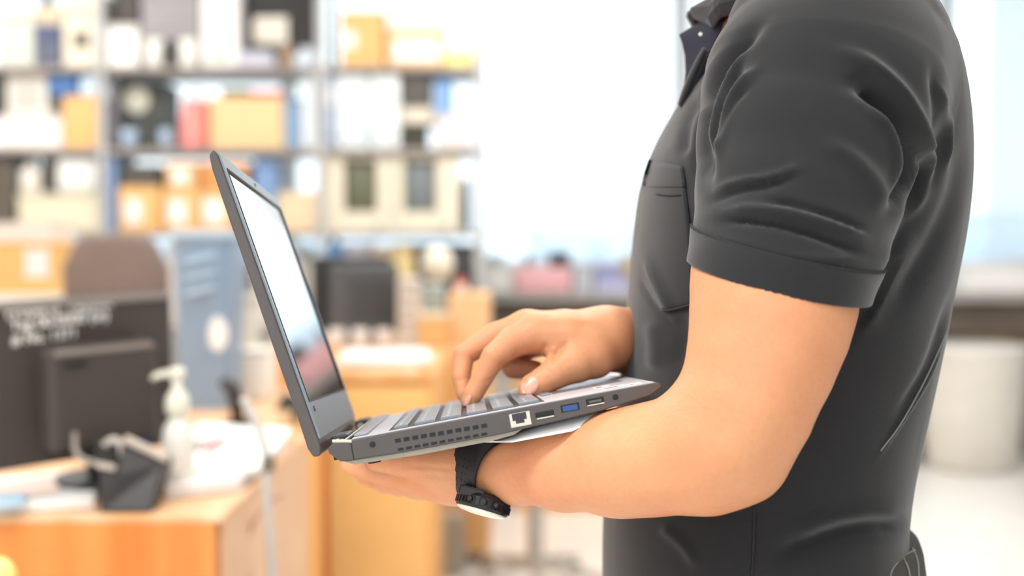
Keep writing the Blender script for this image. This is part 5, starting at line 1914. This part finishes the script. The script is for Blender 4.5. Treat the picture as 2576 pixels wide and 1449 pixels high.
#  (polyline, width px, amplitude mm; negative = valley, taper at ends)
FOLDS = [
    ([(1935, 40), (1850, 130), (1790, 235), (1764, 350), (1768, 440), (1785, 490)], 17, -6.5),
    ([(1890, 110), (1818, 200), (1780, 300), (1770, 400)], 8, 3.5),
    ([(1880, 150), (1822, 235), (1795, 320), (1784, 400), (1792, 470)], 12, -5),
    ([(1920, 160), (1850, 240), (1815, 330), (1806, 410)], 12, 3.5),
    ([(1890, 215), (1852, 250), (1822, 310), (1806, 370)], 9, -3.5),
    ([(1762, 235), (1732, 300), (1722, 370), (1728, 400)], 13, -3.0),
    ([(1725, 230), (1700, 280), (1660, 340)], 18, 2.0),
    # sleeve
    ([(1775, 512), (1850, 482), (1930, 466), (2010, 436)], 12, -2.6),
    ([(1785, 490), (1860, 462), (1950, 446), (2030, 410)], 12, 2.5),
    ([(1790, 560), (1870, 556), (1960, 568), (2060, 596), (2190, 640)], 10, -4.0),
    ([(1800, 536), (1900, 528), (2000, 540), (2110, 572), (2210, 606)], 13, 3.5),
    ([(1910, 508), (1990, 516), (2090, 546), (2205, 590)], 9, -2.5),
    ([(1760, 590), (1830, 604), (1920, 632), (2040, 652), (2195, 655)], 9, 3.0),
    ([(2060, 350), (2150, 400), (2210, 470), (2228, 540)], 22, 2.5),
    # rear arm hole
    ([(2130, 205), (2195, 222), (2250, 270), (2286, 340), (2297, 410), (2280, 470), (2240, 530)], 22, -15),
    ([(2080, 120), (2170, 150), (2250, 215), (2300, 290), (2334, 380), (2330, 450), (2290, 520), (2230, 580)], 18, 5.0),
    ([(2180, 260), (2240, 320), (2262, 390), (2258, 450), (2236, 510)], 14, 3.5),
    ([(2352, 190), (2376, 260), (2384, 340), (2380, 430)], 7, 2.5),
    ([(2340, 150), (2358, 240), (2360, 340), (2345, 430), (2300, 520)], 15, -3.5),
    ([(2425, 330), (2400, 480), (2330, 640), (2240, 800)], 26, -3.0),
    ([(2300, 560), (2220, 700), (2160, 850)], 30, 3.0),
    # side back seam ridge
    ([(2443, 640), (2400, 780), (2340, 930), (2270, 1060), (2190, 1170)], 5, 1.8),
    ([(2430, 660), (2385, 790), (2320, 940), (2250, 1060)], 12, -1.8),
    # lower shirt
    ([(2310, 1345), (2220, 1325), (2120, 1338), (2020, 1375), (1930, 1405)], 26, -5),
    ([(2290, 1290), (2180, 1290), (2080, 1310), (1990, 1345)], 20, 3.0),
    ([(1660, 1320), (1720, 1370), (1760, 1430)], 14, 2.0),
    ([(1897, 1260), (1896, 1350), (1892, 1460)], 4, -2.2),
    ([(1600, 690), (1640, 760), (1700, 830)], 6, -1.2),
    ([(1618, 640), (1650, 720), (1690, 790)], 11, 2.2),
    ([(1700, 780), (1720, 850), (1700, 930)], 26, -2.5),
    ([(1640, 800), (1650, 880), (1640, 940)], 20, 2.0),
]


def apply_folds(V, F, folds=FOLDS):
    N = np_normals(V, F)
    q = to_px(V)
    cv = np.array((0, 0, CAMZ)) - V
    dist = np.linalg.norm(cv, axis=1)
    fac = (N * cv).sum(1) / dist
    wgt = np.clip((fac - .02) / .25, 0, 1) * (V[:, 1] < 1.03)
    D = np.zeros(len(V))
    for pl, w, amp in folds:
        pl = smooth_pl(pl)
        a = np.array(pl)
        m = (q[:, 0] > a[:, 0].min() - 3 * w) & (q[:, 0] < a[:, 0].max() + 3 * w) & (q[:, 1] > a[:, 1].min() - 3 * w) & (q[:, 1] < a[:, 1].max() + 3 * w) & (wgt > 0)
        if not m.any():
            continue
        d, t = seg_dist(q[m], pl)
        tap = np.clip(np.minimum(t, 1 - t) / .22, 0, 1)
        tap = tap * tap * (3 - 2 * tap)
        D[m] += amp * .0015 * np.exp(-(d / w) ** 2) * (.08 + .92 * tap)
    # gentle cloth waves
    D += .0011 * np.sin(V[:, 0] * 38 + V[:, 2] * 31 + 2 * np.sin(V[:, 2] * 17)) * wgt
    sl = sleeve_len(V)
    near = sd_sleeve(V) < .02
    wgt = np.where(near, wgt * np.clip((-sl - .0235) / .010, 0, 1), wgt)
    return V + N * (D * wgt)[:, None]


def build_shirt():
    V, F = mesh_sdf(sd_shirt_cut, (.05, .68, .80), (.46, 1.34, 1.56), .0026)
    V = apply_folds(V, F)
    sh = np_mesh('polo_shirt', V, F, m_shirt, person)

    # cuff band: a shell cut by the hem
    def sd_cuff(p):
        s = sd_sleeve(p, .0017)
        sl = sleeve_len(p)
        inner = sd_sleeve(p, -.0022)
        inner = np.maximum(inner, -(sl + .018))
        d = smax(s, sl, .0008)
        d = np.maximum(d, -(sl + .0235))
        return np.maximum(d, -inner)
    c0 = P(1950, 700, .82)
    V2, F2 = mesh_sdf(sd_cuff, (c0.x - .085, c0.y - .085, c0.z - .06), (c0.x + .085, c0.y + .085, c0.z + .06), .0014)
    cf = np_mesh('sleeve_cuff', V2, F2, m_shirt, sh)
    # stitched seam where the cuff meets the sleeve
    c0 = A(P(1958, 690, .822))
    c0 = c0 - hemN * (float(c0 @ hemN) - hemD + .0236)
    u = np.cross(hemN, (0, 1, 0))
    u /= np.linalg.norm(u)
    w = np.cross(hemN, u)
    ang = np.linspace(0, 2 * np.pi, 73)
    dirs = np.cos(ang)[:, None] * u + np.sin(ang)[:, None] * w
    lo_, hi_ = np.zeros(73), np.full(73, .12)
    for _ in range(22):
        mid = (lo_ + hi_) / 2
        ins = sd_sleeve(c0 + dirs * mid[:, None]) < .0010
        lo_, hi_ = np.where(ins, mid, lo_), np.where(ins, hi_, mid)
    mb = MB()
    mb.tube([Vector(q) for q in c0 + dirs * lo_[:, None]], .0011, 6)
    mb.build('cuff_seam', m_seam, cf, smooth=True)
    return sh, V, F


shirt, SHV, SHF = build_shirt()
_bv = BVHTree.FromPolygons([tuple(v) for v in SHV], [tuple(int(i) for i in f) for f in SHF])


def on_shirt(px, py, off=0.0):
    r = ray(px, py).normalized()
    h = _bv.ray_cast(Vector((0, 0, CAMZ)), r)
    if h[0] is None:
        n = _bv.find_nearest(P(px, py, 1.0))
        return n[0] + n[1] * off
    return h[0] - r * off


def shirt_patch(name, rows, off, thick, m, parent, label=None):
    """rows of pixels laid onto the shirt as a thin sheet"""
    R = [[on_shirt(px, py, off) for px, py in r] for r in rows]
    mb = MB()
    mb.grid(R, Vector((0, thick, 0)))
    return mb.build(name, m, parent, smooth=True, label=label)


def lerp2(a, b, t):
    return (a[0] + (b[0] - a[0]) * t, a[1] + (b[1] - a[1]) * t)


def build_pocket():
    m_p = mat('pocket_fabric', (33, 33, 36), rough=0.85, var=0.05, scale=30, bump=0.22, bscale=1500, spec=0.3, sheen=0.3)
    L = smooth_pl([(1622, 398), (1619, 470), (1612, 560), (1606, 640), (1640, 722), (1668, 783)], 4)
    R = smooth_pl([(1716, 418), (1724, 470), (1733, 540), (1740, 620), (1742, 690), (1740, 768)], 4)
    rows = [[lerp2(a, b, t) for t in np.linspace(0, 1, 12)] for a, b in zip(L, R)]
    pk = shirt_patch('chest_pocket', rows, .0022, .004, m_p, shirt)
    # folded top hem of the pocket
    hem = [[lerp2(a, b, t) for t in np.linspace(-.02, 1.01, 12)] for a, b in zip(L[:5], R[:5])]
    shirt_patch('pocket_hem', hem, .0034, .003, m_p, pk)
    st = [on_shirt(x, y, .0036) for x, y in smooth_pl([(1650, 488), (1680, 492), (1712, 490)], 3)]
    mb = MB()
    mb.tube(st, .00045, 6)
    st = [on_shirt(x, y, .0026) for x, y in smooth_pl([(1668, 783), (1700, 777), (1738, 767)], 3)]
    mb.tube(st, .0010, 6)
    mb.build('pocket_stitching', m_seam, pk)


build_pocket()


def build_collar():
    lower = [(1743, 47, 1.005), (1770, 59, .99), (1792, 70, .975), (1806, 48, .966), (1815, 37, .962), (1860, 28, .952), (1900, 12, .944), (1928, -10, .94), (2000, -60, .94), (2080, -80, .95)]
    upper = [(1786, -2, 1.01), (1800, -16, 1.0), (1822, -30, .992), (1840, -40, .985), (1860, -55, .98), (1890, -75, .97), (1930, -100, .962), (1970, -125, .96), (2030, -150, .96), (2100, -160, .965)]

    def mir(q):
        return Vector((q.x, 2 * TCY - q.y, q.z))
    for flip in (False, True):
        rows = []
        for a, b in zip(lower, upper):
            pa, pb = P(*a), P(*b)
            r = []
            for t in (0, .25, .5, .75, 1):
                q = pa.lerp(pb, t) + Vector((-.010, -.006, 0)) * math.sin(math.pi * t)
                r.append(mir(q) if flip else q)
            rows.append(r)
        mb = MB()
        mb.grid(rows, Vector((.002, .0035 if not flip else -.0035, 0)))
        mb.build('collar', m_shirt, shirt, smooth=False, bevel=0.0006)
    # open front edge below the collar
    m_in = mat('placket_navy', (30, 32, 46), rough=0.8, var=0.03, scale=40, bump=0.2, bscale=1500)
    lf = [(1752, 60, 1.0), (1708, 87, 1.0), (1716, 108, .998), (1723, 140, .996), (1725, 180, .994), (1721, 215, .992), (1708, 262, .99)]
    rg = [(1830, 40, .975), (1815, 60, .975), (1812, 100, .972), (1806, 140, .968), (1796, 180, .966), (1784, 220, .966), (1752, 272, .968)]
    rows = [[P(*a).lerp(P(*b), t) + Vector((0, -.004 * math.sin(math.pi * t), 0)) for t in (0, .12, .35, .65, 1)] for a, b in zip(lf, rg)]
    mb = MB()
    mb.grid(rows, Vector((.0015, .003, 0)))
    pl = mb.build('placket', m_in, shirt, smooth=True, label='dark navy inner front edge below the collar')
    mb = MB()
    c = P(1762, 86, .975)
    mb.lathe(c, [(.0, -.0006), (.0016, -.0003), (.0016, .0004), (0, .0008)], 14, Matrix.Rotation(math.pi / 2, 3, 'X'))
    mb.build('button', mat('button_white', (230, 230, 235), rough=.3, var=0), pl)
    # light fold of cloth running down from the placket
    rows = []
    A1 = smooth_pl([(1768, 118), (1742, 165), (1720, 215), (1703, 262)], 3)
    B1 = smooth_pl([(1782, 132), (1762, 180), (1742, 228), (1722, 275)], 3)
    for i, (a, b) in enumerate(zip(A1, B1)):
        d = .972 + .008 * i / len(A1)
        rows.append([P(a[0], a[1], d), P((a[0] + b[0]) / 2, (a[1] + b[1]) / 2, d - .007), P(b[0], b[1], d)])
    mb = MB()
    mb.grid(rows, Vector((.002, .004, 0)))
    mb.build('front_fold', m_shirt, shirt, smooth=True)


build_collar()


def seam_line(pts, r, m, name='seam', off=.0004):
    mb = MB()
    mb.tube([on_shirt(x, y, off) for x, y in smooth_pl(pts, 6)], r, 6)
    mb.build(name, m, shirt)


seam_line([(2440, 655), (2400, 785), (2340, 930), (2270, 1060), (2215, 1135)], .0007, mat('seam_light', (120, 120, 116), rough=.8, var=0), 'side_seam')
seam_line([(1898, 1275), (1896, 1350), (1892, 1446)], .0011, m_seam, 'side_seam')

# ------------------------------------------------------------------ trousers, shoes
def build_trousers():
    def hips(p):
        z = p[:, 2]
        zz = np.array([P(2000, y, 1).z for y in (1900, 1700, 1550, 1450, 1360, 1330)])
        f = np.array([P(x, y, 1).x for x, y in ((1600, 1900), (1590, 1700), (1580, 1550), (1580, 1450), (1590, 1360), (1600, 1330))])
        b = np.array([P(x, y, 1).x for x, y in ((2330, 1900), (2345, 1700), (2330, 1550), (2318, 1450), (2306, 1360), (2295, 1330))])
        w = np.array([.165, .17, .168, .165, .16, .158])
        cx, a, bb = np.interp(z, zz, (f + b) / 2), np.interp(z, zz, (b - f) / 2), np.interp(z, zz, w)
        e = 2.3
        r = (np.abs((p[:, 0] - cx) / a) ** e + np.abs((p[:, 1] - TCY) / bb) ** e) ** (1 / e)
        d = (r - 1) * np.minimum(a, bb)
        d = np.maximum(d, z - zz[-1])
        return smax(d, zz[0] + .06 - z, .04)

    def f(p):
        d = hips(p)
        xc = P(1960, 1700, 1).x
        for s in (-1, 1):
            y = TCY + s * .092
            l = rcone(p, (xc, y, .78), (xc - .01, y + s * .01, .45), .100, .072)
            l = smin(l, rcone(p, (xc - .01, y + s * .01, .45), (xc + .02, y + s * .02, .09), .072, .056), .03)
            l = np.maximum(l, .045 - p[:, 2])
            d = smin(d, l, .03)
        return d
    V, F = mesh_sdf(f, (.05, .78, .03), (.40, 1.26, .98), .0055)
    q = to_px(V)
    N = np_normals(V, F)
    D = .003 * np.sin(V[:, 2] * 45 + 3 * np.sin(V[:, 0] * 30))
    V = V + N * D[:, None] * (V[:, 2] < .86)[:, None]
    m = mat('trouser_fabric', (72, 70, 66), rough=0.9, var=0.06, scale=40, bump=0.3, bscale=900)
    tr = np_mesh('trousers', V, F, m, person)
    bv = BVHTree.FromPolygons([tuple(v) for v in V], [tuple(int(i) for i in f_) for f_ in F])
    mb = MB()
    for pl in ([(2302, 1384), (2270, 1402), (2245, 1432), (2235, 1470)], [(2272, 1402), (2285, 1430), (2292, 1470)], [(2296, 1380), (2308, 1410), (2312, 1460)]):
        pts = []
        for x, y in smooth_pl(pl, 4):
            h = bv.ray_cast(Vector((0, 0, CAMZ)), ray(x, y).normalized())
            if h[0] is not None:
                pts.append(h[0] - ray(x, y).normalized() * .0008)
        if len(pts) > 2:
            mb.tube(pts, .0009, 6)
    if mb.v:
        mb.build('trouser_stitching', mat('stitch_grey', (128, 126, 118), var=0), tr)

    def shoe(s):
        xc = P(1960, 1700, 1).x + .02
        y = TCY + s * .112

        def g(p):
            d = rcone(p, (xc - .03, y, .05), (xc - .17, y, .035), .050, .038)
            d = smin(d, rcone(p, (xc + .03, y, .045), (xc - .03, y, .06), .042, .048), .03)
            d = smin(d, rcone(p, (xc + .005, y, .07), (xc + .01, y, .115), .048, .046), .02)
            return smax(d, .004 - p[:, 2], .004)
        V, F = mesh_sdf(g, (xc - .24, y - .08, -.01), (xc + .1, y + .08, .18), .005)
        sh = np_mesh('shoe', V, F, mat('shoe_black', (34, 32, 32), rough=.4), person)
        mb = MB()
        pts = []
        for i in range(28):
            a = 2 * math.pi * i / 28
            cx_, rx = xc - .07, .142
            pts.append(Vector((cx_ + rx * math.cos(a), y + (.048 - .004 * math.cos(a)) * math.sin(a), 0.0)))
        mb.prism(pts, (0, 0, .02))
        mb.build('shoe_sole', mat('sole', (60, 58, 56), rough=.8), sh)
    for s in (-1, 1):
        shoe(s)


build_trousers()


def build_hair():
    c = HC + Vector((0, .02, 0))

    def g(p):
        d = ellip(p, c + Vector((.018, 0, .055)), (.108, .086, .098))
        cut = (c.z + .035) - p[:, 2] + np.where(p[:, 0] > c.x, -(p[:, 0] - c.x) * 1.3, (c.x - p[:, 0]) * .9)
        return smax(d, cut, .01)
    V, F = mesh_sdf(g, (c.x - .13, c.y - .12, c.z - .15), (c.x + .16, c.y + .12, c.z + .18), .005)
    N = np_normals(V, F)
    V = V + N * (.0015 * np.sin(V[:, 0] * 260 + 2 * np.sin(V[:, 1] * 90)))[:, None]
    np_mesh('hair', V, F, mat('hair_black', (28, 24, 22), rough=.5, bump=.5, bscale=600), person)
    for s in (-1, 1):
        mb = MB()
        mb.lathe(c + Vector((-.0905, s * .032, .008)), [(0, -.0048), (.004, -.0035), (.0058, 0), (.004, .0035), (0, .0048)], 12)
        mb.build('eye', mat('eye_dark', (40, 28, 22), rough=.1, var=0), person, smooth=True)
        mb = MB()
        mb.tube([c + Vector((-.094, s * (.018 + .01 * i), .034 + .003 * math.sin(i))) for i in range(4)], [.002, .003, .003, .0015], 6)
        mb.build('eyebrow', mat('hair_black'), person)


build_hair()

# nails facing the camera on the working hand
_b2 = None
for o_ in (BODY,):
    if True:
        me_ = o_.data
        co = np.empty(len(me_.vertices) * 3)
        me_.vertices.foreach_get('co', co)
        co = co.reshape(-1, 3) + np.array(wloc(person))
        fi = np.empty(len(me_.loops), np.int32)
        me_.loops.foreach_get('vertex_index', fi)
        _b2 = BVHTree.FromPolygons([tuple(v) for v in co], [tuple(int(i) for i in f) for f in fi.reshape(-1, 4)])


def nail_at(px, py, tx, ty, w, l, toward=(0, 0, 0)):
    r = ray(px, py).normalized()
    h = _b2.ray_cast(Vector((0, 0, CAMZ)), r)
    if h[0] is None:
        return
    n = (h[1] + Vector(toward)).normalized()
    al = P(tx, ty, 1.0) - P(px, py, 1.0)
    build_nail(h[0] + n * .0004, n, al, w, l)


nail_at(1331, 968, 1312, 992, .0072, .0082, (0, -.2, .25))
nail_at(1173, 1004, 1166, 1022, .0036, .0055, (-.5, -.2, .1))
# ------------------------------------------------------------------ wristwatch
def build_watch():
    m_str = mat('watch_strap', (30, 27, 32), rough=.55, var=.04, scale=60, bump=.2, bscale=1200)
    m_case = mat('watch_case', (40, 36, 38), rough=.35, metal=.3)
    m_cry = mat('watch_crystal', (238, 238, 226), rough=.12, var=.02)
    m_hole = mat('hole_black', (6, 6, 7), var=0)
    # ring around the wrist: centre, wrist axis
    c = P(1222, 1180, .8985)
    ax = (P(1300, 1190, .882) - P(1140, 1188, .925)).normalized()
    dn = P(1205, 1262, .898) - P(1238, 1108, .898)
    dn = (dn - ax * dn.dot(ax)).normalized()
    # lean the band: bottom further towards the hand
    dn = (dn - ax * .28).normalized()
    sd = ax.cross(dn).normalized()
    if sd.y > 0:
        sd = -sd                    # towards the camera
    bw = ax - dn * ax.dot(dn)
    bw = (bw - sd * bw.dot(sd)).normalized()     # width direction of the band
    r = root('wristwatch', c + dn * .03, 'black wristwatch with a punched strap worn face-down on the wrist under the laptop', 'wristwatch')
    n = 48
    rows = []
    ru, rv = .0248, .0232
    for i in range(n + 1):
        a = 2 * math.pi * i / n
        rad = dn * math.cos(a) * ru + sd * math.sin(a) * rv
        nrm = (dn * math.cos(a) / ru + sd * math.sin(a) / rv).normalized()
        p = c + rad
        w = .0136
        rows.append([p - bw * w, p - bw * w + nrm * .0020, p - bw * w * .85 + nrm * .0028, p + bw * w * .85 + nrm * .0028, p + bw * w + nrm * .0020, p + bw * w, p - bw * w])
    mb = MB()
    mb.grid(rows)
    mb.build('strap', m_str, r, smooth=False)
    # punched holes on the side towards the camera
    for k in range(5):
        a = math.radians(60 + 11 * k)
        for off, rr in ((0, .00105), (.0042, .0006), (-.0042, .0006)):
            nrm = (dn * math.cos(a) / ru + sd * math.sin(a) / rv).normalized()
            p = c + dn * math.cos(a) * ru + sd * math.sin(a) * rv + bw * off + nrm * .0028
            u = bw
            v = nrm.cross(u)
            mb = MB()
            mb.lathe(p, [(rr, -.0004), (rr, .00022)], 12, Matrix((u, v, nrm)).transposed())
            mb.build('strap_hole', m_hole, r)
    # keeper loop at top
    # case under the wrist
    cc = P(1216, 1266, .885)
    cdn = (P(1198, 1330, .8955) - P(1216, 1266, .9)).normalized()
    cx_ = (P(1285, 1289, .882) - P(1148, 1254, .890))
    cx_ = (cx_ - cdn * cx_.dot(cdn)).normalized()
    cy_ = cdn.cross(cx_)
    M = Matrix((cx_, cy_, cdn)).transposed()
    mb = MB()
    mb.lathe(cc, [(.0170, -.0070), (.0190, -.0058), (.0203, -.003), (.0205, .0035), (.0196, .0052), (.0180, .0060)], 40, M)
    cs = mb.build('case', m_case, r, smooth=False, bevel=.0003)
    mb = MB()
    mb.lathe(cc + cdn * .0056, [(.0192, 0), (.0186, .0012), (.0150, .0026), (.008, .0034), (0, .0037)], 40, M)
    mb.build('crystal', m_cry, r, smooth=True, label='pale domed glass')
    for k in range(36):
        a = 2 * math.pi * k / 36
        p = cc + cx_ * math.cos(a) * .0205 + cy_ * math.sin(a) * .0205 + cdn * .0012
        mb = MB()
        Rm = Matrix((cx_ * math.cos(a) + cy_ * math.sin(a), -cx_ * math.sin(a) + cy_ * math.cos(a), cdn)).transposed()
        mb.box(p, (.0010, .0014, .0050), M=Rm)
        mb.build('bezel_notch', m_case, cs)
    # lugs, crown and pushers on the near side
    sdir = cy_ if cy_.y < 0 else -cy_
    for o_, rad_, ln in ((cx_ * .0035, .0027, .0044), (cx_ * -.0070, .0019, .0040), (cx_ * .0125, .0019, .0040)):
        base = cc + o_ + sdir * math.sqrt(max(1e-6, .0203 ** 2 - o_.length ** 2))
        mb = MB()
        mb.lathe(base - sdir * .001, [(rad_, 0), (rad_, ln * .8), (rad_ * .8, ln)], 14, Matrix((cx_, cdn, sdir)).transposed())
        mb.build('crown' if rad_ > .0025 else 'pusher', m_case, r)
    for s in (-1, 1):
        for k in (-1, 1):
            b0 = cc - cx_ * .0105 + cy_ * s * .0 + bw * 0
    mb = MB()
    p0 = c + dn * ru * .80 + sd * rv * .62  
    lug = cc - cx_ * .0075 + sdir * .0150 - cdn * .0045
    mb.box(lug, (.0190, .0080, .0070), M=M)
    mb.build('lug', m_case, r, bevel=.001)
    mb = MB()
    mb.box(lug - cdn * .0030 + sdir * .004, (.0130, .0012, .0010), M=M)
    mb.build('lug_slot', m_hole, r)


build_watch()
